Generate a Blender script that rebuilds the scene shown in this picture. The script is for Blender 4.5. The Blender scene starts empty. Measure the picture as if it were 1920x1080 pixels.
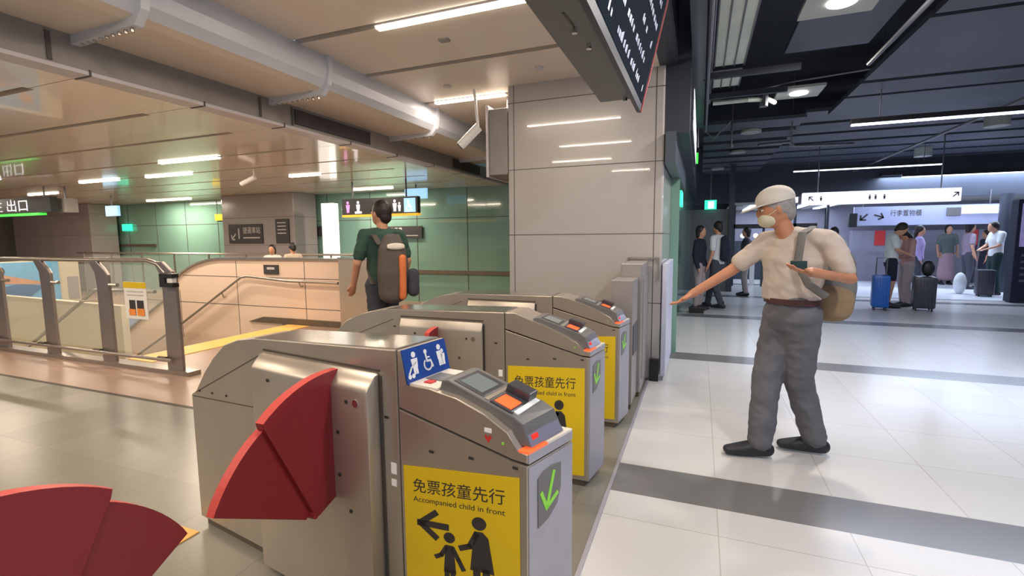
import bpy, bmesh, math, random
from mathutils import Vector, Matrix
random.seed(7)
PI = math.pi
SC = bpy.context.scene
C = SC.collection
R = math.radians

# ---------------------------------------------------------------- camera
cd = bpy.data.cameras.new('camera'); cam = bpy.data.objects.new('camera', cd); C.objects.link(cam)
SC.camera = cam
cd.sensor_width = 36.0; cd.lens = 36.0 * 900.0 / 1920.0; cd.clip_start = 0.02; cd.clip_end = 200
_y, _p, _r = math.atan2(352, 900), R(5.97), R(0.5)
_f = Vector((-math.sin(_y) * math.cos(_p), math.cos(_y) * math.cos(_p), -math.sin(_p)))
_rt = Vector((math.cos(_y), math.sin(_y), 0)); _u = _rt.cross(_f)
_r2 = _rt * math.cos(_r) - _u * math.sin(_r); _u2 = _u * math.cos(_r) + _rt * math.sin(_r)
M4 = Matrix((( _r2.x, _u2.x, -_f.x, 0), (_r2.y, _u2.y, -_f.y, 0), (_r2.z, _u2.z, -_f.z, 1.42), (0, 0, 0, 1)))
cam.matrix_world = M4

# ---------------------------------------------------------------- world, exposure
w = bpy.data.worlds.new('world'); SC.world = w; w.use_nodes = True
w.node_tree.nodes['Background'].inputs[0].default_value = (0.80, 0.82, 0.9, 1)
w.node_tree.nodes['Background'].inputs[1].default_value = 0.35
SC.view_settings.view_transform = 'Standard'; SC.view_settings.look = 'None'
SC.view_settings.gamma = 1; SC.view_settings.exposure = 0.0; SC.view_settings.use_curve_mapping = False

# ---------------------------------------------------------------- materials
def mat(name, col, rough=0.5, metal=0.0, emit=None, es=0.0, noise=0.0, nscale=8.0, spec=0.5, alpha=1.0, trans=0.0, stretch=None, bump=0.0, coat=0.0):
    m = bpy.data.materials.new(name); m.use_nodes = True
    nt = m.node_tree; b = nt.nodes['Principled BSDF']
    b.inputs['Base Color'].default_value = (*col, 1); b.inputs['Roughness'].default_value = rough
    b.inputs['Metallic'].default_value = metal; b.inputs['Specular IOR Level'].default_value = spec
    if coat: b.inputs['Coat Weight'].default_value = coat; b.inputs['Coat Roughness'].default_value = 0.03
    if trans: b.inputs['Transmission Weight'].default_value = trans
    if alpha < 1: b.inputs['Alpha'].default_value = alpha
    if emit: b.inputs['Emission Color'].default_value = (*emit, 1); b.inputs['Emission Strength'].default_value = es
    if noise or bump:
        tc = nt.nodes.new('ShaderNodeTexCoord'); mp = nt.nodes.new('ShaderNodeMapping')
        nt.links.new(tc.outputs['Object'], mp.inputs[0])
        if stretch: mp.inputs['Scale'].default_value = stretch
        n = nt.nodes.new('ShaderNodeTexNoise'); n.inputs['Scale'].default_value = nscale; n.inputs['Detail'].default_value = 4
        nt.links.new(mp.outputs[0], n.inputs[0])
        if noise:
            cr = nt.nodes.new('ShaderNodeValToRGB')
            cr.color_ramp.elements[0].position = 0.3; cr.color_ramp.elements[1].position = 0.7
            cr.color_ramp.elements[0].color = (*[c * (1 - noise) for c in col], 1)
            cr.color_ramp.elements[1].color = (*[min(1, c * (1 + noise)) for c in col], 1)
            nt.links.new(n.outputs[0], cr.inputs[0]); nt.links.new(cr.outputs[0], b.inputs['Base Color'])
        if bump:
            bp = nt.nodes.new('ShaderNodeBump'); bp.inputs['Strength'].default_value = bump; bp.inputs['Distance'].default_value = 0.01
            nt.links.new(n.outputs[0], bp.inputs['Height']); nt.links.new(bp.outputs[0], b.inputs['Normal'])
    return m

def hexc(r, g, b):
    f = lambda c: (c / 255 / 12.92) if c / 255 <= 0.04045 else ((c / 255 + 0.055) / 1.055) ** 2.4
    return (f(r), f(g), f(b))

def math_node(nt, op, a, b=None, c=None):
    n = nt.nodes.new('ShaderNodeMath'); n.operation = op
    for i, v in enumerate((a, b, c)):
        if v is None: continue
        if isinstance(v, (int, float)): n.inputs[i].default_value = v
        else: nt.links.new(v, n.inputs[i])
    return n.outputs[0]

def tile_floor(name, col, joint, sx, sy, ox, oy, rough, jw=0.006, var=0.05, stripe=None):
    """large tiles with thin joints; optional inlaid stripes (y0, width, period, colour)"""
    m = bpy.data.materials.new(name); m.use_nodes = True; nt = m.node_tree; b = nt.nodes['Principled BSDF']
    tc = nt.nodes.new('ShaderNodeTexCoord'); sp = nt.nodes.new('ShaderNodeSeparateXYZ'); nt.links.new(tc.outputs['Object'], sp.inputs[0])
    def fr(o, off, s):
        q = math_node(nt, 'DIVIDE', math_node(nt, 'SUBTRACT', o, off), s)
        return q, math_node(nt, 'FRACT', q)
    qx, fx = fr(sp.outputs[0], ox, sx); qy, fy = fr(sp.outputs[1], oy, sy)
    jx = math_node(nt, 'LESS_THAN', fx, jw / sx); jy = math_node(nt, 'LESS_THAN', fy, jw / sy)
    j = math_node(nt, 'MAXIMUM', jx, jy)
    cx = nt.nodes.new('ShaderNodeCombineXYZ')
    nt.links.new(math_node(nt, 'FLOOR', qx), cx.inputs[0]); nt.links.new(math_node(nt, 'FLOOR', qy), cx.inputs[1])
    wn = nt.nodes.new('ShaderNodeTexWhiteNoise'); nt.links.new(cx.outputs[0], wn.inputs[0])
    ns = nt.nodes.new('ShaderNodeTexNoise'); ns.inputs['Scale'].default_value = 3; ns.inputs['Detail'].default_value = 5
    nt.links.new(tc.outputs['Object'], ns.inputs[0])
    v = math_node(nt, 'ADD', math_node(nt, 'MULTIPLY', wn.outputs[0], var), math_node(nt, 'MULTIPLY', ns.outputs[0], var))
    v = math_node(nt, 'ADD', v, 1 - var)
    mx = nt.nodes.new('ShaderNodeMix'); mx.data_type = 'RGBA'; mx.inputs[6].default_value = (*col, 1); mx.inputs[7].default_value = (*joint, 1)
    nt.links.new(j, mx.inputs[0]); out = mx.outputs[2]
    if stripe:
        y0, wd, per, sc = stripe
        q, f2 = fr(sp.outputs[1], y0, per); s = math_node(nt, 'LESS_THAN', f2, wd / per)
        m2 = nt.nodes.new('ShaderNodeMix'); m2.data_type = 'RGBA'; m2.inputs[7].default_value = (*sc, 1)
        nt.links.new(out, m2.inputs[6]); nt.links.new(s, m2.inputs[0]); out = m2.outputs[2]
    vm = nt.nodes.new('ShaderNodeVectorMath'); vm.operation = 'SCALE'
    nt.links.new(out, vm.inputs[0]); nt.links.new(v, vm.inputs['Scale'])
    nt.links.new(vm.outputs[0], b.inputs['Base Color']); b.inputs['Roughness'].default_value = rough
    return m

M = {}
M['white_tile'] = tile_floor('white floor tile', (0.58, 0.57, 0.56), (0.42, 0.4, 0.38), 0.59, 0.6, 0.12, 2.95, 0.22, 0.005, 0.05, (2.6, 0.35, 3.2, (0.17, 0.165, 0.165)))
M['grey_stone'] = tile_floor('grey stone tile', (0.21, 0.20, 0.17), (0.16, 0.15, 0.13), 0.6, 0.6, 0.0, 0.0, 0.3, 0.006, 0.3)
M['brown_stone'] = tile_floor('brown stone tile', (0.38, 0.26, 0.20), (0.26, 0.18, 0.14), 0.9, 0.6, 0.0, 0.1, 0.3, 0.005, 0.12)
M['steel'] = mat('brushed stainless steel', (0.53, 0.475, 0.415), 0.36, 0.8, noise=0.05, nscale=2.5, stretch=(2, 1, .6))
M['steel_top'] = mat('polished stainless steel', (0.66, 0.63, 0.6), 0.2, 0.95, noise=0.06, nscale=6)
M['steel_pale_lit'] = mat('pale steel with floor light', (0.40, 0.39, 0.45), 0.45, 0.4, noise=0.05)
M['steel_shiny'] = mat('bright steel', (0.75, 0.74, 0.72), 0.15, 1.0, noise=0.03)
M['steel_dark'] = mat('dull stainless steel', (0.40, 0.37, 0.36), 0.42, 0.6, noise=0.05)
M['dark'] = mat('dark rubber', (0.03, 0.028, 0.026), 0.6, noise=0.1)
M['black'] = mat('black plastic', (0.012, 0.012, 0.014), 0.4, noise=0.1)
M['seam'] = mat('dark seam', (0.07, 0.055, 0.045), 0.6, noise=0.1)
M['plinth'] = mat('plinth metal', (0.16, 0.13, 0.1), 0.45, 0.5, noise=0.1)
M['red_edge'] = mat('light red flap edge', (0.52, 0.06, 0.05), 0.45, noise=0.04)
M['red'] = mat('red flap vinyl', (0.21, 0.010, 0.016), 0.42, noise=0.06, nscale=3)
M['yellow'] = mat('yellow sign vinyl', (0.72, 0.50, 0.008), 0.5, noise=0.02, nscale=2)
M['ink'] = mat('black sign ink', (0.035, 0.03, 0.03), 0.5, noise=0.05)
M['blue_sign'] = mat('blue sign vinyl', (0.012, 0.06, 0.30), 0.3, noise=0.05, coat=0.3)
M['white'] = mat('white paint', (0.85, 0.85, 0.85), 0.4, noise=0.03)
M['white_shelf'] = mat('pale shelf plastic', (0.72, 0.66, 0.58), 0.3, noise=0.03)
M['reader'] = mat('grey reader plastic', (0.14, 0.135, 0.135), 0.35, noise=0.05)
M['reader_dark'] = mat('dark reader plastic', (0.045, 0.045, 0.055), 0.35, noise=0.05)
M['reader_violet'] = mat('smoky translucent plastic', (0.2, 0.19, 0.26), 0.2, noise=0.05)
M['lcd'] = mat('lcd glass', (0.16, 0.19, 0.2), 0.12, emit=(0.45, 0.55, 0.58), es=0.03, noise=0.05)
M['orange_glow'] = mat('lit orange panel', (0.8, 0.1, 0.02), 0.3, emit=(1.0, 0.10, 0.03), es=1.1, noise=0.05)
M['red_glow'] = mat('lit red slot', (0.7, 0.02, 0.01), 0.3, emit=(1.0, 0.04, 0.02), es=0.5, noise=0.05)
M['green_led'] = mat('green led', (0.15, 0.42, 0.03), 0.3, emit=(0.30, 0.75, 0.03), es=0.28, noise=0.05)
M['ceil'] = mat('ceiling metal panel', (0.74, 0.65, 0.56), 0.3, 0.0, spec=0.6, noise=0.05, nscale=0.7)
M['ceil_left'] = mat('glossy ceiling panel', (0.90, 0.78, 0.66), 0.16, 0.0, coat=0.4, noise=0.05, nscale=0.7)
M['slot'] = mat('ceiling slot shadow gap', (0.09, 0.075, 0.07), 0.7, noise=0.1)
M['duct'] = mat('silver blue duct', (0.60, 0.63, 0.72), 0.35, 0.1, noise=0.05, nscale=1.5)
M['beam'] = mat('dark grey beam', (0.30, 0.285, 0.28), 0.5, 0.2, noise=0.06)
M['fascia'] = mat('pale lilac trim', (0.62, 0.58, 0.62), 0.4, 0.0, noise=0.04)
M['grille'] = mat('dark grille', (0.05, 0.045, 0.05), 0.6, noise=0.1)
M['tube'] = mat('lit warm tube', (1, 1, 1), 0.5, emit=(1.0, 0.86, 0.68), es=9, noise=0.01)
M['tube_cool'] = mat('lit cool tube', (1, 1, 1), 0.5, emit=(0.72, 0.80, 1.0), es=4, noise=0.01)
M['lamp'] = mat('lit downlight', (1, 1, 1), 0.5, emit=(1.0, 0.93, 0.86), es=10, noise=0.01)
M['pillar'] = mat('glossy grey enamel panel', (0.47, 0.445, 0.435), 0.25, noise=0.02, nscale=2, coat=0.8)
M['pillar_far'] = mat('matt grey enamel panel', (0.36, 0.33, 0.335), 0.15, noise=0.03, nscale=2)
M['glass_wall'] = mat('green back painted glass', (0.21, 0.385, 0.315), 0.08, noise=0.12, nscale=0.4, coat=0.6)
M['joint'] = mat('joint line', (0.1, 0.09, 0.09), 0.6, noise=0.05)
M['pink_tile'] = mat('cream pink wall tile', (0.74, 0.57, 0.46), 0.25, noise=0.03, nscale=1.2)
M['cream'] = mat('cream wall tile', (0.66, 0.60, 0.46), 0.3, noise=0.03)
M['tactile'] = mat('yellow tactile strip', (0.85, 0.48, 0.12), 0.5, noise=0.06)
M['rail'] = mat('handrail steel', (0.42, 0.38, 0.35), 0.28, 0.85, noise=0.05)
M['post'] = mat('post steel', (0.34, 0.30, 0.29), 0.32, 0.75, noise=0.05)
M['step'] = mat('grey step stone', (0.27, 0.24, 0.2), 0.5, noise=0.1)
M['glass'] = mat('clear glass pane', (0.80, 0.92, 0.88), 0.02, alpha=0.10, noise=0.02)
M['signbox'] = mat('sign box grey', (0.135, 0.135, 0.13), 0.45, 0.2, noise=0.04)
M['signblack'] = mat('sign face dark', (0.02, 0.022, 0.026), 0.35, noise=0.08)
M['screen'] = mat('dark display screen', (0.008, 0.013, 0.022), 0.8, spec=0.03, emit=(0.02, 0.04, 0.07), es=0.2, noise=0.2, nscale=4)
M['screen_text'] = mat('lit display text', (0.6, 0.65, 0.8), 0.4, emit=(0.45, 0.52, 0.72), es=0.3, noise=0.02)
M['slate'] = mat('slate bulkhead', (0.045, 0.052, 0.072), 0.45, 0.3, noise=0.1, nscale=1)
M['slate_light'] = mat('slate glass upper', (0.09, 0.11, 0.14), 0.3, 0.2, noise=0.05)
M['dark_ceiling'] = mat('dark ceiling paint', (0.012, 0.014, 0.024), 0.7, noise=0.15, nscale=1)
M['baffle'] = mat('charcoal ceiling panel', (0.06, 0.066, 0.09), 0.5, 0.0, noise=0.06, nscale=1)
M['conduit'] = mat('grey conduit', (0.16, 0.16, 0.18), 0.4, 0.5, noise=0.05)
M['tray'] = mat('pale cable tray', (0.60, 0.65, 0.58), 0.45, 0.2, noise=0.08, nscale=3)
M['pale_panel'] = mat('pale ceiling lamp panel', (0.42, 0.43, 0.40), 0.5, noise=0.03)
M['lav_wall'] = mat('lavender grey locker', (0.25, 0.24, 0.30), 0.4, noise=0.04)
M['lav_sign'] = mat('lavender sign band', (0.36, 0.38, 0.55), 0.4, emit=(0.5, 0.53, 0.78), es=0.04, noise=0.02)
M['lit_sign'] = mat('lit white sign', (0.9, 0.9, 0.95), 0.4, emit=(0.86, 0.84, 1.0), es=1.0, noise=0.02)
M['lit_white'] = mat('lit white face', (0.9, 0.9, 0.9), 0.4, emit=(1.0, 0.95, 0.9), es=1.1, noise=0.02)
M['exit'] = mat('lit exit sign green', (0.05, 0.7, 0.4), 0.4, emit=(0.03, 0.85, 0.5), es=1.3, noise=0.02)
M['exit_white'] = mat('lit exit sign white', (0.8, 0.9, 0.85), 0.4, emit=(0.7, 1.0, 0.9), es=1.4, noise=0.02)
M['orange_line'] = mat('lit orange line', (0.9, 0.4, 0.02), 0.4, emit=(1.0, 0.42, 0.03), es=0.9, noise=0.02)
M['green_line'] = mat('lit green line', (0.1, 0.8, 0.1), 0.4, emit=(0.06, 0.75, 0.08), es=0.9, noise=0.02)
M['blue_lit'] = mat('lit pale blue panel', (0.4, 0.7, 0.95), 0.4, emit=(0.35, 0.68, 1.0), es=0.9, noise=0.02)
M['magenta'] = mat('lit magenta symbol', (0.8, 0.3, 0.7), 0.4, emit=(0.9, 0.35, 0.8), es=0.7, noise=0.02)
M['symbol'] = mat('lit white symbol', (0.8, 0.8, 0.85), 0.4, emit=(0.85, 0.88, 1.0), es=0.75, noise=0.02)
M['symbol_dim'] = mat('white lettering', (0.5, 0.48, 0.48), 0.5, noise=0.02)
M['plaque'] = mat('charcoal plaque', (0.045, 0.042, 0.045), 0.4, noise=0.05)
M['poster_red'] = mat('red poster', (0.55, 0.03, 0.03), 0.5, noise=0.05)
M['grey_door'] = mat('grey door paint', (0.17, 0.17, 0.18), 0.5, noise=0.03)
M['white_counter'] = mat('pale lilac counter panel', (0.62, 0.64, 0.80), 0.35, noise=0.03)
M['paper'] = mat('white paper', (0.8, 0.78, 0.74), 0.6, noise=0.02)
M['orange'] = mat('orange print', (0.85, 0.28, 0.05), 0.5, noise=0.1)
M['sky_print'] = mat('sky blue print', (0.16, 0.45, 0.75), 0.4, noise=0.06)
M['navy_print'] = mat('blue print', (0.06, 0.16, 0.35), 0.4, noise=0.1)
M['skin'] = mat('skin', (0.60, 0.30, 0.19), 0.5, noise=0.08, nscale=10)
M['skin_tan'] = mat('tanned skin', (0.50, 0.22, 0.12), 0.5, noise=0.08, nscale=10)
M['hair'] = mat('dark hair', (0.018, 0.012, 0.012), 0.5, noise=0.3, nscale=40, bump=0.4)
M['hair_grey'] = mat('grey hair', (0.3, 0.28, 0.27), 0.6, noise=0.2, nscale=40)
M['beige_shirt'] = mat('pale beige cotton', (0.52, 0.44, 0.38), 0.8, noise=0.06, nscale=5, bump=0.5)
M['cap_cloth'] = mat('off white cap cloth', (0.62, 0.57, 0.50), 0.8, noise=0.05)
M['mask'] = mat('pale yellow face mask', (0.60, 0.56, 0.40), 0.8, noise=0.04)
M['grey_trousers'] = mat('grey trouser cloth', (0.115, 0.115, 0.135), 0.8, noise=0.12, nscale=6, bump=0.5)
M['belt'] = mat('dark red leather', (0.06, 0.02, 0.02), 0.45, noise=0.1)
M['shoe'] = mat('black shoe', (0.012, 0.013, 0.018), 0.5, noise=0.1)
M['bag_grey'] = mat('grey bag cloth', (0.16, 0.155, 0.15), 0.8, noise=0.1)
M['bag_tan'] = mat('tan bag cloth', (0.26, 0.18, 0.10), 0.8, noise=0.1)
M['green_shirt'] = mat('dark green shirt', (0.032, 0.08, 0.062), 0.85, noise=0.12, nscale=5)
M['pack'] = mat('brown grey backpack', (0.10, 0.085, 0.075), 0.8, noise=0.12)
M['pack_orange'] = mat('orange backpack panel', (0.75, 0.2, 0.06), 0.7, noise=0.1)
M['navy'] = mat('navy cloth', (0.012, 0.014, 0.032), 0.85, noise=0.1)
M['charcoal'] = mat('charcoal cloth', (0.05, 0.052, 0.07), 0.85, noise=0.1)
M['white_cloth'] = mat('white cloth', (0.66, 0.68, 0.70), 0.85, noise=0.04)
M['pink_cloth'] = mat('dusty pink cloth', (0.48, 0.27, 0.26), 0.85, noise=0.06)
M['pale_trousers'] = mat('pale taupe cloth', (0.36, 0.30, 0.31), 0.85, noise=0.05)
M['lilac_cloth'] = mat('lilac cloth', (0.42, 0.33, 0.62), 0.85, noise=0.05)
M['greygreen_cloth'] = mat('grey green cloth', (0.12, 0.15, 0.14), 0.85, noise=0.05)
M['rose_skirt'] = mat('rose skirt cloth', (0.42, 0.28, 0.32), 0.85, noise=0.05)
M['dark_green_cloth'] = mat('dark bottle green cloth', (0.012, 0.035, 0.035), 0.85, noise=0.1)
M['mauve'] = mat('mauve cloth', (0.26, 0.2, 0.26), 0.85, noise=0.05)
M['cream_cloth'] = mat('cream cloth', (0.6, 0.5, 0.4), 0.85, noise=0.05)
M['suit_blue'] = mat('blue ribbed suitcase shell', (0.008, 0.10, 0.42), 0.35, noise=0.1)
M['suit_black'] = mat('black ribbed suitcase shell', (0.035, 0.035, 0.05), 0.4, noise=0.1)

# ---------------------------------------------------------------- object helpers
def tag(o, label=None, cat=None, group=None, kind=None):
    if label: o['label'] = label
    if cat: o['category'] = cat
    if group: o['group'] = group
    if kind: o['kind'] = kind
    return o

def thing(name, label, cat, loc=(0, 0, 0), rotz=0.0, group=None):
    o = bpy.data.objects.new(name, None); C.objects.link(o)
    o.empty_display_size = 0.1; o.location = loc; o.rotation_euler = (0, 0, rotz)
    return tag(o, label, cat, group)

def obj(name, bm, m, parent=None, local=False, smooth=False, label=None):
    me = bpy.data.meshes.new(name)
    if isinstance(bm, bpy.types.Mesh): me = bm; me.name = name
    else:
        bmesh.ops.recalc_face_normals(bm, faces=bm.faces[:]); bm.to_mesh(me); bm.free()
    ms = m if isinstance(m, (list, tuple)) else [m]
    me.materials.clear()
    for k in ms: me.materials.append(k)
    if smooth:
        for p in me.polygons: p.use_smooth = True
        try: me.set_sharp_from_angle(angle=R(40))
        except Exception: pass
    o = bpy.data.objects.new(name, me); C.objects.link(o)
    if parent is not None:
        o.parent = parent
        if not local:
            root = parent; mw = Matrix.Identity(4); chain = []
            while root is not None: chain.append(root); root = root.parent
            for r_ in reversed(chain):
                mw = mw @ r_.matrix_parent_inverse @ Matrix.LocRotScale(r_.location, r_.rotation_euler, r_.scale)
            o.matrix_parent_inverse = mw.inverted()
    if label: o['label'] = label
    return o

def struct(name, bm, m, **k):
    o = obj(name, bm, m, **k); o['kind'] = 'structure'; return o

def single(name, bm, m, label, cat, group=None, **k):
    return tag(obj(name, bm, m, **k), label, cat, group)

def dup(root, loc=None, label=None, rotz=None):
    r = root.copy(); C.objects.link(r)
    if loc is not None: r.location = loc
    if rotz is not None: r.rotation_euler = (0, 0, rotz)
    if label: r['label'] = label
    def rec(a, b):
        for ch in a.children:
            c = ch.copy(); C.objects.link(c); c.parent = b; c.matrix_parent_inverse = ch.matrix_parent_inverse.copy(); rec(ch, c)
    rec(root, r)
    return r

def NB(): return bmesh.new()

def box(bm, x0, x1, y0, y1, z0, z1, bev=0.0, seg=2):
    r = bmesh.ops.create_cube(bm, size=1.0)
    vs = r['verts']
    for v in vs:
        v.co = Vector((x0 + (v.co.x + .5) * (x1 - x0), y0 + (v.co.y + .5) * (y1 - y0), z0 + (v.co.z + .5) * (z1 - z0)))
    if bev > 0:
        es = {e for v in vs for e in v.link_edges}
        bmesh.ops.bevel(bm, geom=list(es), offset=bev, segments=seg, profile=0.5, affect='EDGES')
    return bm

def bx(*a, **k): return box(NB(), *a, **k)

def prism(bm, pts, ext, O=Vector((0, 0, 0)), U=Vector((1, 0, 0)), V=Vector((0, 0, 1)), Nn=None, bev=0.0):
    """polygon pts (u,v) on plane O,U,V extruded by ext along Nn"""
    if Nn is None: Nn = U.cross(V)
    a = [bm.verts.new(O + U * p[0] + V * p[1]) for p in pts]
    b = [bm.verts.new(O + U * p[0] + V * p[1] + Nn * ext) for p in pts]
    n = len(pts); es = []
    f1 = bm.faces.new(a); f2 = bm.faces.new(list(reversed(b)))
    for i in range(n): bm.faces.new((a[i], b[i], b[(i + 1) % n], a[(i + 1) % n]))
    if bev > 0:
        es = set(f1.edges) | set(f2.edges)
        bmesh.ops.bevel(bm, geom=list(es), offset=bev, segments=2, profile=0.5, affect='EDGES')
    return bm

def tube(bm, pts, r, n=10, caps=True):
    pts = [Vector(p) for p in pts]; rings = []
    prev = None
    for i, p in enumerate(pts):
        if i == 0: d = pts[1] - p
        elif i == len(pts) - 1: d = p - pts[i - 1]
        else: d = (pts[i + 1] - p).normalized() + (p - pts[i - 1]).normalized()
        d.normalize()
        if prev is None:
            s = d.cross(Vector((0, 0, 1)))
            if s.length < 0.01: s = d.cross(Vector((0, 1, 0)))
            s.normalize()
        else:
            s = (prev - d * prev.dot(d)).normalized()
        prev = s; t = d.cross(s)
        rr = r[i] if isinstance(r, (list, tuple)) else r
        rings.append([bm.verts.new(p + (s * math.cos(2 * PI * k / n) + t * math.sin(2 * PI * k / n)) * rr) for k in range(n)])
    for a, b in zip(rings, rings[1:]):
        for k in range(n): bm.faces.new((a[k], a[(k + 1) % n], b[(k + 1) % n], b[k]))
    if caps: bm.faces.new(list(reversed(rings[0]))); bm.faces.new(rings[-1])
    return bm

def cyl(bm, p0, p1, r, n=16): return tube(bm, [p0, p1], r, n)

def ribbon(bm, pts, wd, O, U, V, th=0.0015):
    """flat stroke of width wd along 2-D pts on plane"""
    N_ = U.cross(V).normalized()
    for (a, b) in zip(pts, pts[1:]):
        a = Vector(a); b = Vector(b); d = b - a
        if d.length < 1e-6: continue
        d.normalize(); s = Vector((-d.y, d.x)) * wd / 2; a2 = a - d * wd * .3; b2 = b + d * wd * .3
        prism(bm, [tuple(a2 + s), tuple(b2 + s), tuple(b2 - s), tuple(a2 - s)][::-1], th, O, U, V, N_)
    return bm

def disc2(c, r, n=20, rx=None): return [(c[0] + (rx or r) * math.cos(2 * PI * k / n), c[1] + r * math.sin(2 * PI * k / n)) for k in range(n)]

def text_mesh(s, size, O, U, V, off=0.001, th=0.0006, align='CENTER', width=None):
    cu = bpy.data.curves.new('t', 'FONT'); cu.body = s; cu.size = size; cu.align_x = align; cu.align_y = 'CENTER'; cu.extrude = th; cu.offset = size * 0.003
    to = bpy.data.objects.new('t', cu); C.objects.link(to)
    dg = bpy.context.evaluated_depsgraph_get(); dg.update()
    me = bpy.data.meshes.new_from_object(to.evaluated_get(dg))
    bpy.data.objects.remove(to); bpy.data.curves.remove(cu)
    U = U.normalized(); V = V.normalized(); N_ = U.cross(V)
    sx = 1.0
    if width:
        xs = [v.co.x for v in me.vertices]
        if xs and max(xs) > min(xs): sx = width / (max(xs) - min(xs))
    for v in me.vertices: v.co = O + U * v.co.x * sx + V * v.co.y + N_ * (v.co.z + off)
    return me

def screws(parent, pts, local=True):
    for (p, n) in pts:
        p = Vector(p); n = Vector(n).normalized()
        b = NB(); cyl(b, p - n * 0.002, p + n * 0.003, 0.006, 10)
        obj('screw', b, M['dark'], parent, local=local)

# ================================================================ SETTING
# floors
struct('floor_white', bx(-0.43, 14, -4, 24, -0.1, 0.0), M['white_tile'])
b = NB(); box(b, -22, -0.45, -4, 2.7, -0.1, 0.0); box(b, -2.6, -0.45, 2.7, 12, -0.1, 0.0)
struct('floor_stone', b, M['grey_stone'])
b = NB()
box(b, -6.45, -2.6, 2.7, 12, -0.1, 0.0); box(b, -22, -6.45, 2.7, 3.45, -0.1, 0.0); box(b, -22, -6.45, 6.2, 12, -0.1, 0.0); box(b, -22, -12.2, 3.45, 6.1, -0.1, 0.0)
struct('floor_brown', b, M['brown_stone'])
struct('trim_kerb', bx(-0.45, -0.43, -4, 4.85, -0.1, 0.006), M['steel_pale_lit'])
struct('trim_stone_edge', bx(-22, -2.6, 2.68, 2.72, -0.05, 0.001), M['seam'])
# dropped flight of steps behind the glass railing
b = NB()
for i in range(11):
    x1 = -6.45 - i * 0.32
    box(b, x1 - 0.34, x1, 3.5, 6.1, -0.16 * (i + 1) - 0.12, -0.16 * (i + 1))
box(b, -12.2, -9.9, 3.5, 6.1, -1.95, -1.85)
struct('floor_steps', b, M['step'])
single('tactile_strip', bx(-6.40, -5.95, 3.6, 6.05, 0.0, 0.006), M['tactile'], 'yellow tactile strip on the floor at the top of the stairs', 'tactile strip')
single('tactile_strip', bx(-2.44, -2.24, 1.25, 1.50, 0.0, 0.005), M['tactile'], 'small yellow floor mark at the back of the wide ticket gate', 'floor mark')

# right-hand opening of the stairwell: pale parapet with a curved falling top
def parapet():
    t = thing('stair_parapet', 'pale pink tiled stairwell wall with a curved top beside the stairs', 'wall', (-6.8, 6.15, 0))
    pts = [(-5.27, 0.0), (-5.27, 1.08), (-8.0, 1.08)]
    for k in range(1, 13):
        a = k / 12; pts.append((-8.0 - 1.25 * math.sin(a * PI / 2) * 0.9 - 0.3 * a, 1.08 - 0.62 * (1 - math.cos(a * PI / 2)) - 0.12 * a))
    pts += [(-12.2, -1.2), (-12.2, -1.9), (-6.6, -1.9), (-6.6, 0.0)]
    obj('tiled_face', prism(NB(), pts, 0.16, Vector((0, 6.1, 0)), Vector((1, 0, 0)), Vector((0, 0, 1)), Vector((0, 1, 0))), M['pink_tile'], t)
    cap = [(x, 6.12 + 0.06, z + 0.02) for x, z in pts[1:16]]
    b = NB()
    for (p, q) in zip(pts[1:16], pts[2:16]):
        dx, dz = q[0] - p[0], q[1] - p[1]
        prism(b, [(p[0], p[1]), (q[0], q[1]), (q[0], q[1] + .035), (p[0], p[1] + .035)], 0.22, Vector((0, 6.07, 0)), Vector((1, 0, 0)), Vector((0, 0, 1)), Vector((0, 1, 0)))
    obj('coping', b, M['rail'], t)
    b = NB()
    for x in (-6.05, -7.6, -9.1): box(b, x - .005, x + .005, 6.097, 6.1, -0.4 if x < -7 else 0.02, 1.06 if x > -8 else 0.5)
    for z, x0 in ((0.78, -9.0), (0.28, -11)): box(b, x0 if z > .5 else -10.5, -5.27, 6.097, 6.1, z - .005, z + .005)
    obj('tile_joint', b, M['joint'], t)
    obj('skirting', prism(NB(), [(-5.27, 0.0), (-5.27, 0.10), (-7.0, 0.10), (-7.35, 0.0)], 0.03, Vector((0, 6.07, 0)), Vector((1, 0, 0)), Vector((0, 0, 1)), Vector((0, 1, 0))), M['plinth'], t)
    s = obj('information_plaque', bx(-6.93, -6.6, 6.08, 6.1, 0.84, 1.0), M['plaque'], t)
    obj('plaque_lettering', bx(-6.85, -6.68, 6.077, 6.08, 0.92, 0.96), M['symbol_dim'], s)
    return t
parapet()
def handrail(name, label, pts, brackets, r=0.022):
    t = thing(name, label, 'handrail', (pts[0][0], pts[0][1], pts[0][2]))
    b = NB(); tube(b, pts, r, 12); obj('rail_tube', b, M['rail'], t, smooth=True)
    for p, q in brackets:
        b = NB(); tube(b, [p, ((p[0] + q[0]) / 2, (p[1] + q[1]) / 2, min(p[2], q[2]) - .02), q], 0.012, 8); obj('bracket', b, M['rail'], t, smooth=True)
    return t
handrail('handrail', 'steel handrail bending down along the pink stairwell wall',
         [(-5.3, 6.02, 0.73), (-6.35, 6.02, 0.74), (-7.25, 6.02, 0.80), (-7.4, 6.02, 0.78), (-9.0, 6.02, -0.12), (-10.4, 6.02, -0.85)],
         [((-6.1, 6.02, 0.72), (-6.1, 6.1, 0.66)), ((-7.9, 6.02, 0.50), (-7.9, 6.1, 0.42)), ((-9.4, 6.02, -0.34), (-9.4, 6.1, -0.42))])
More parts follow.
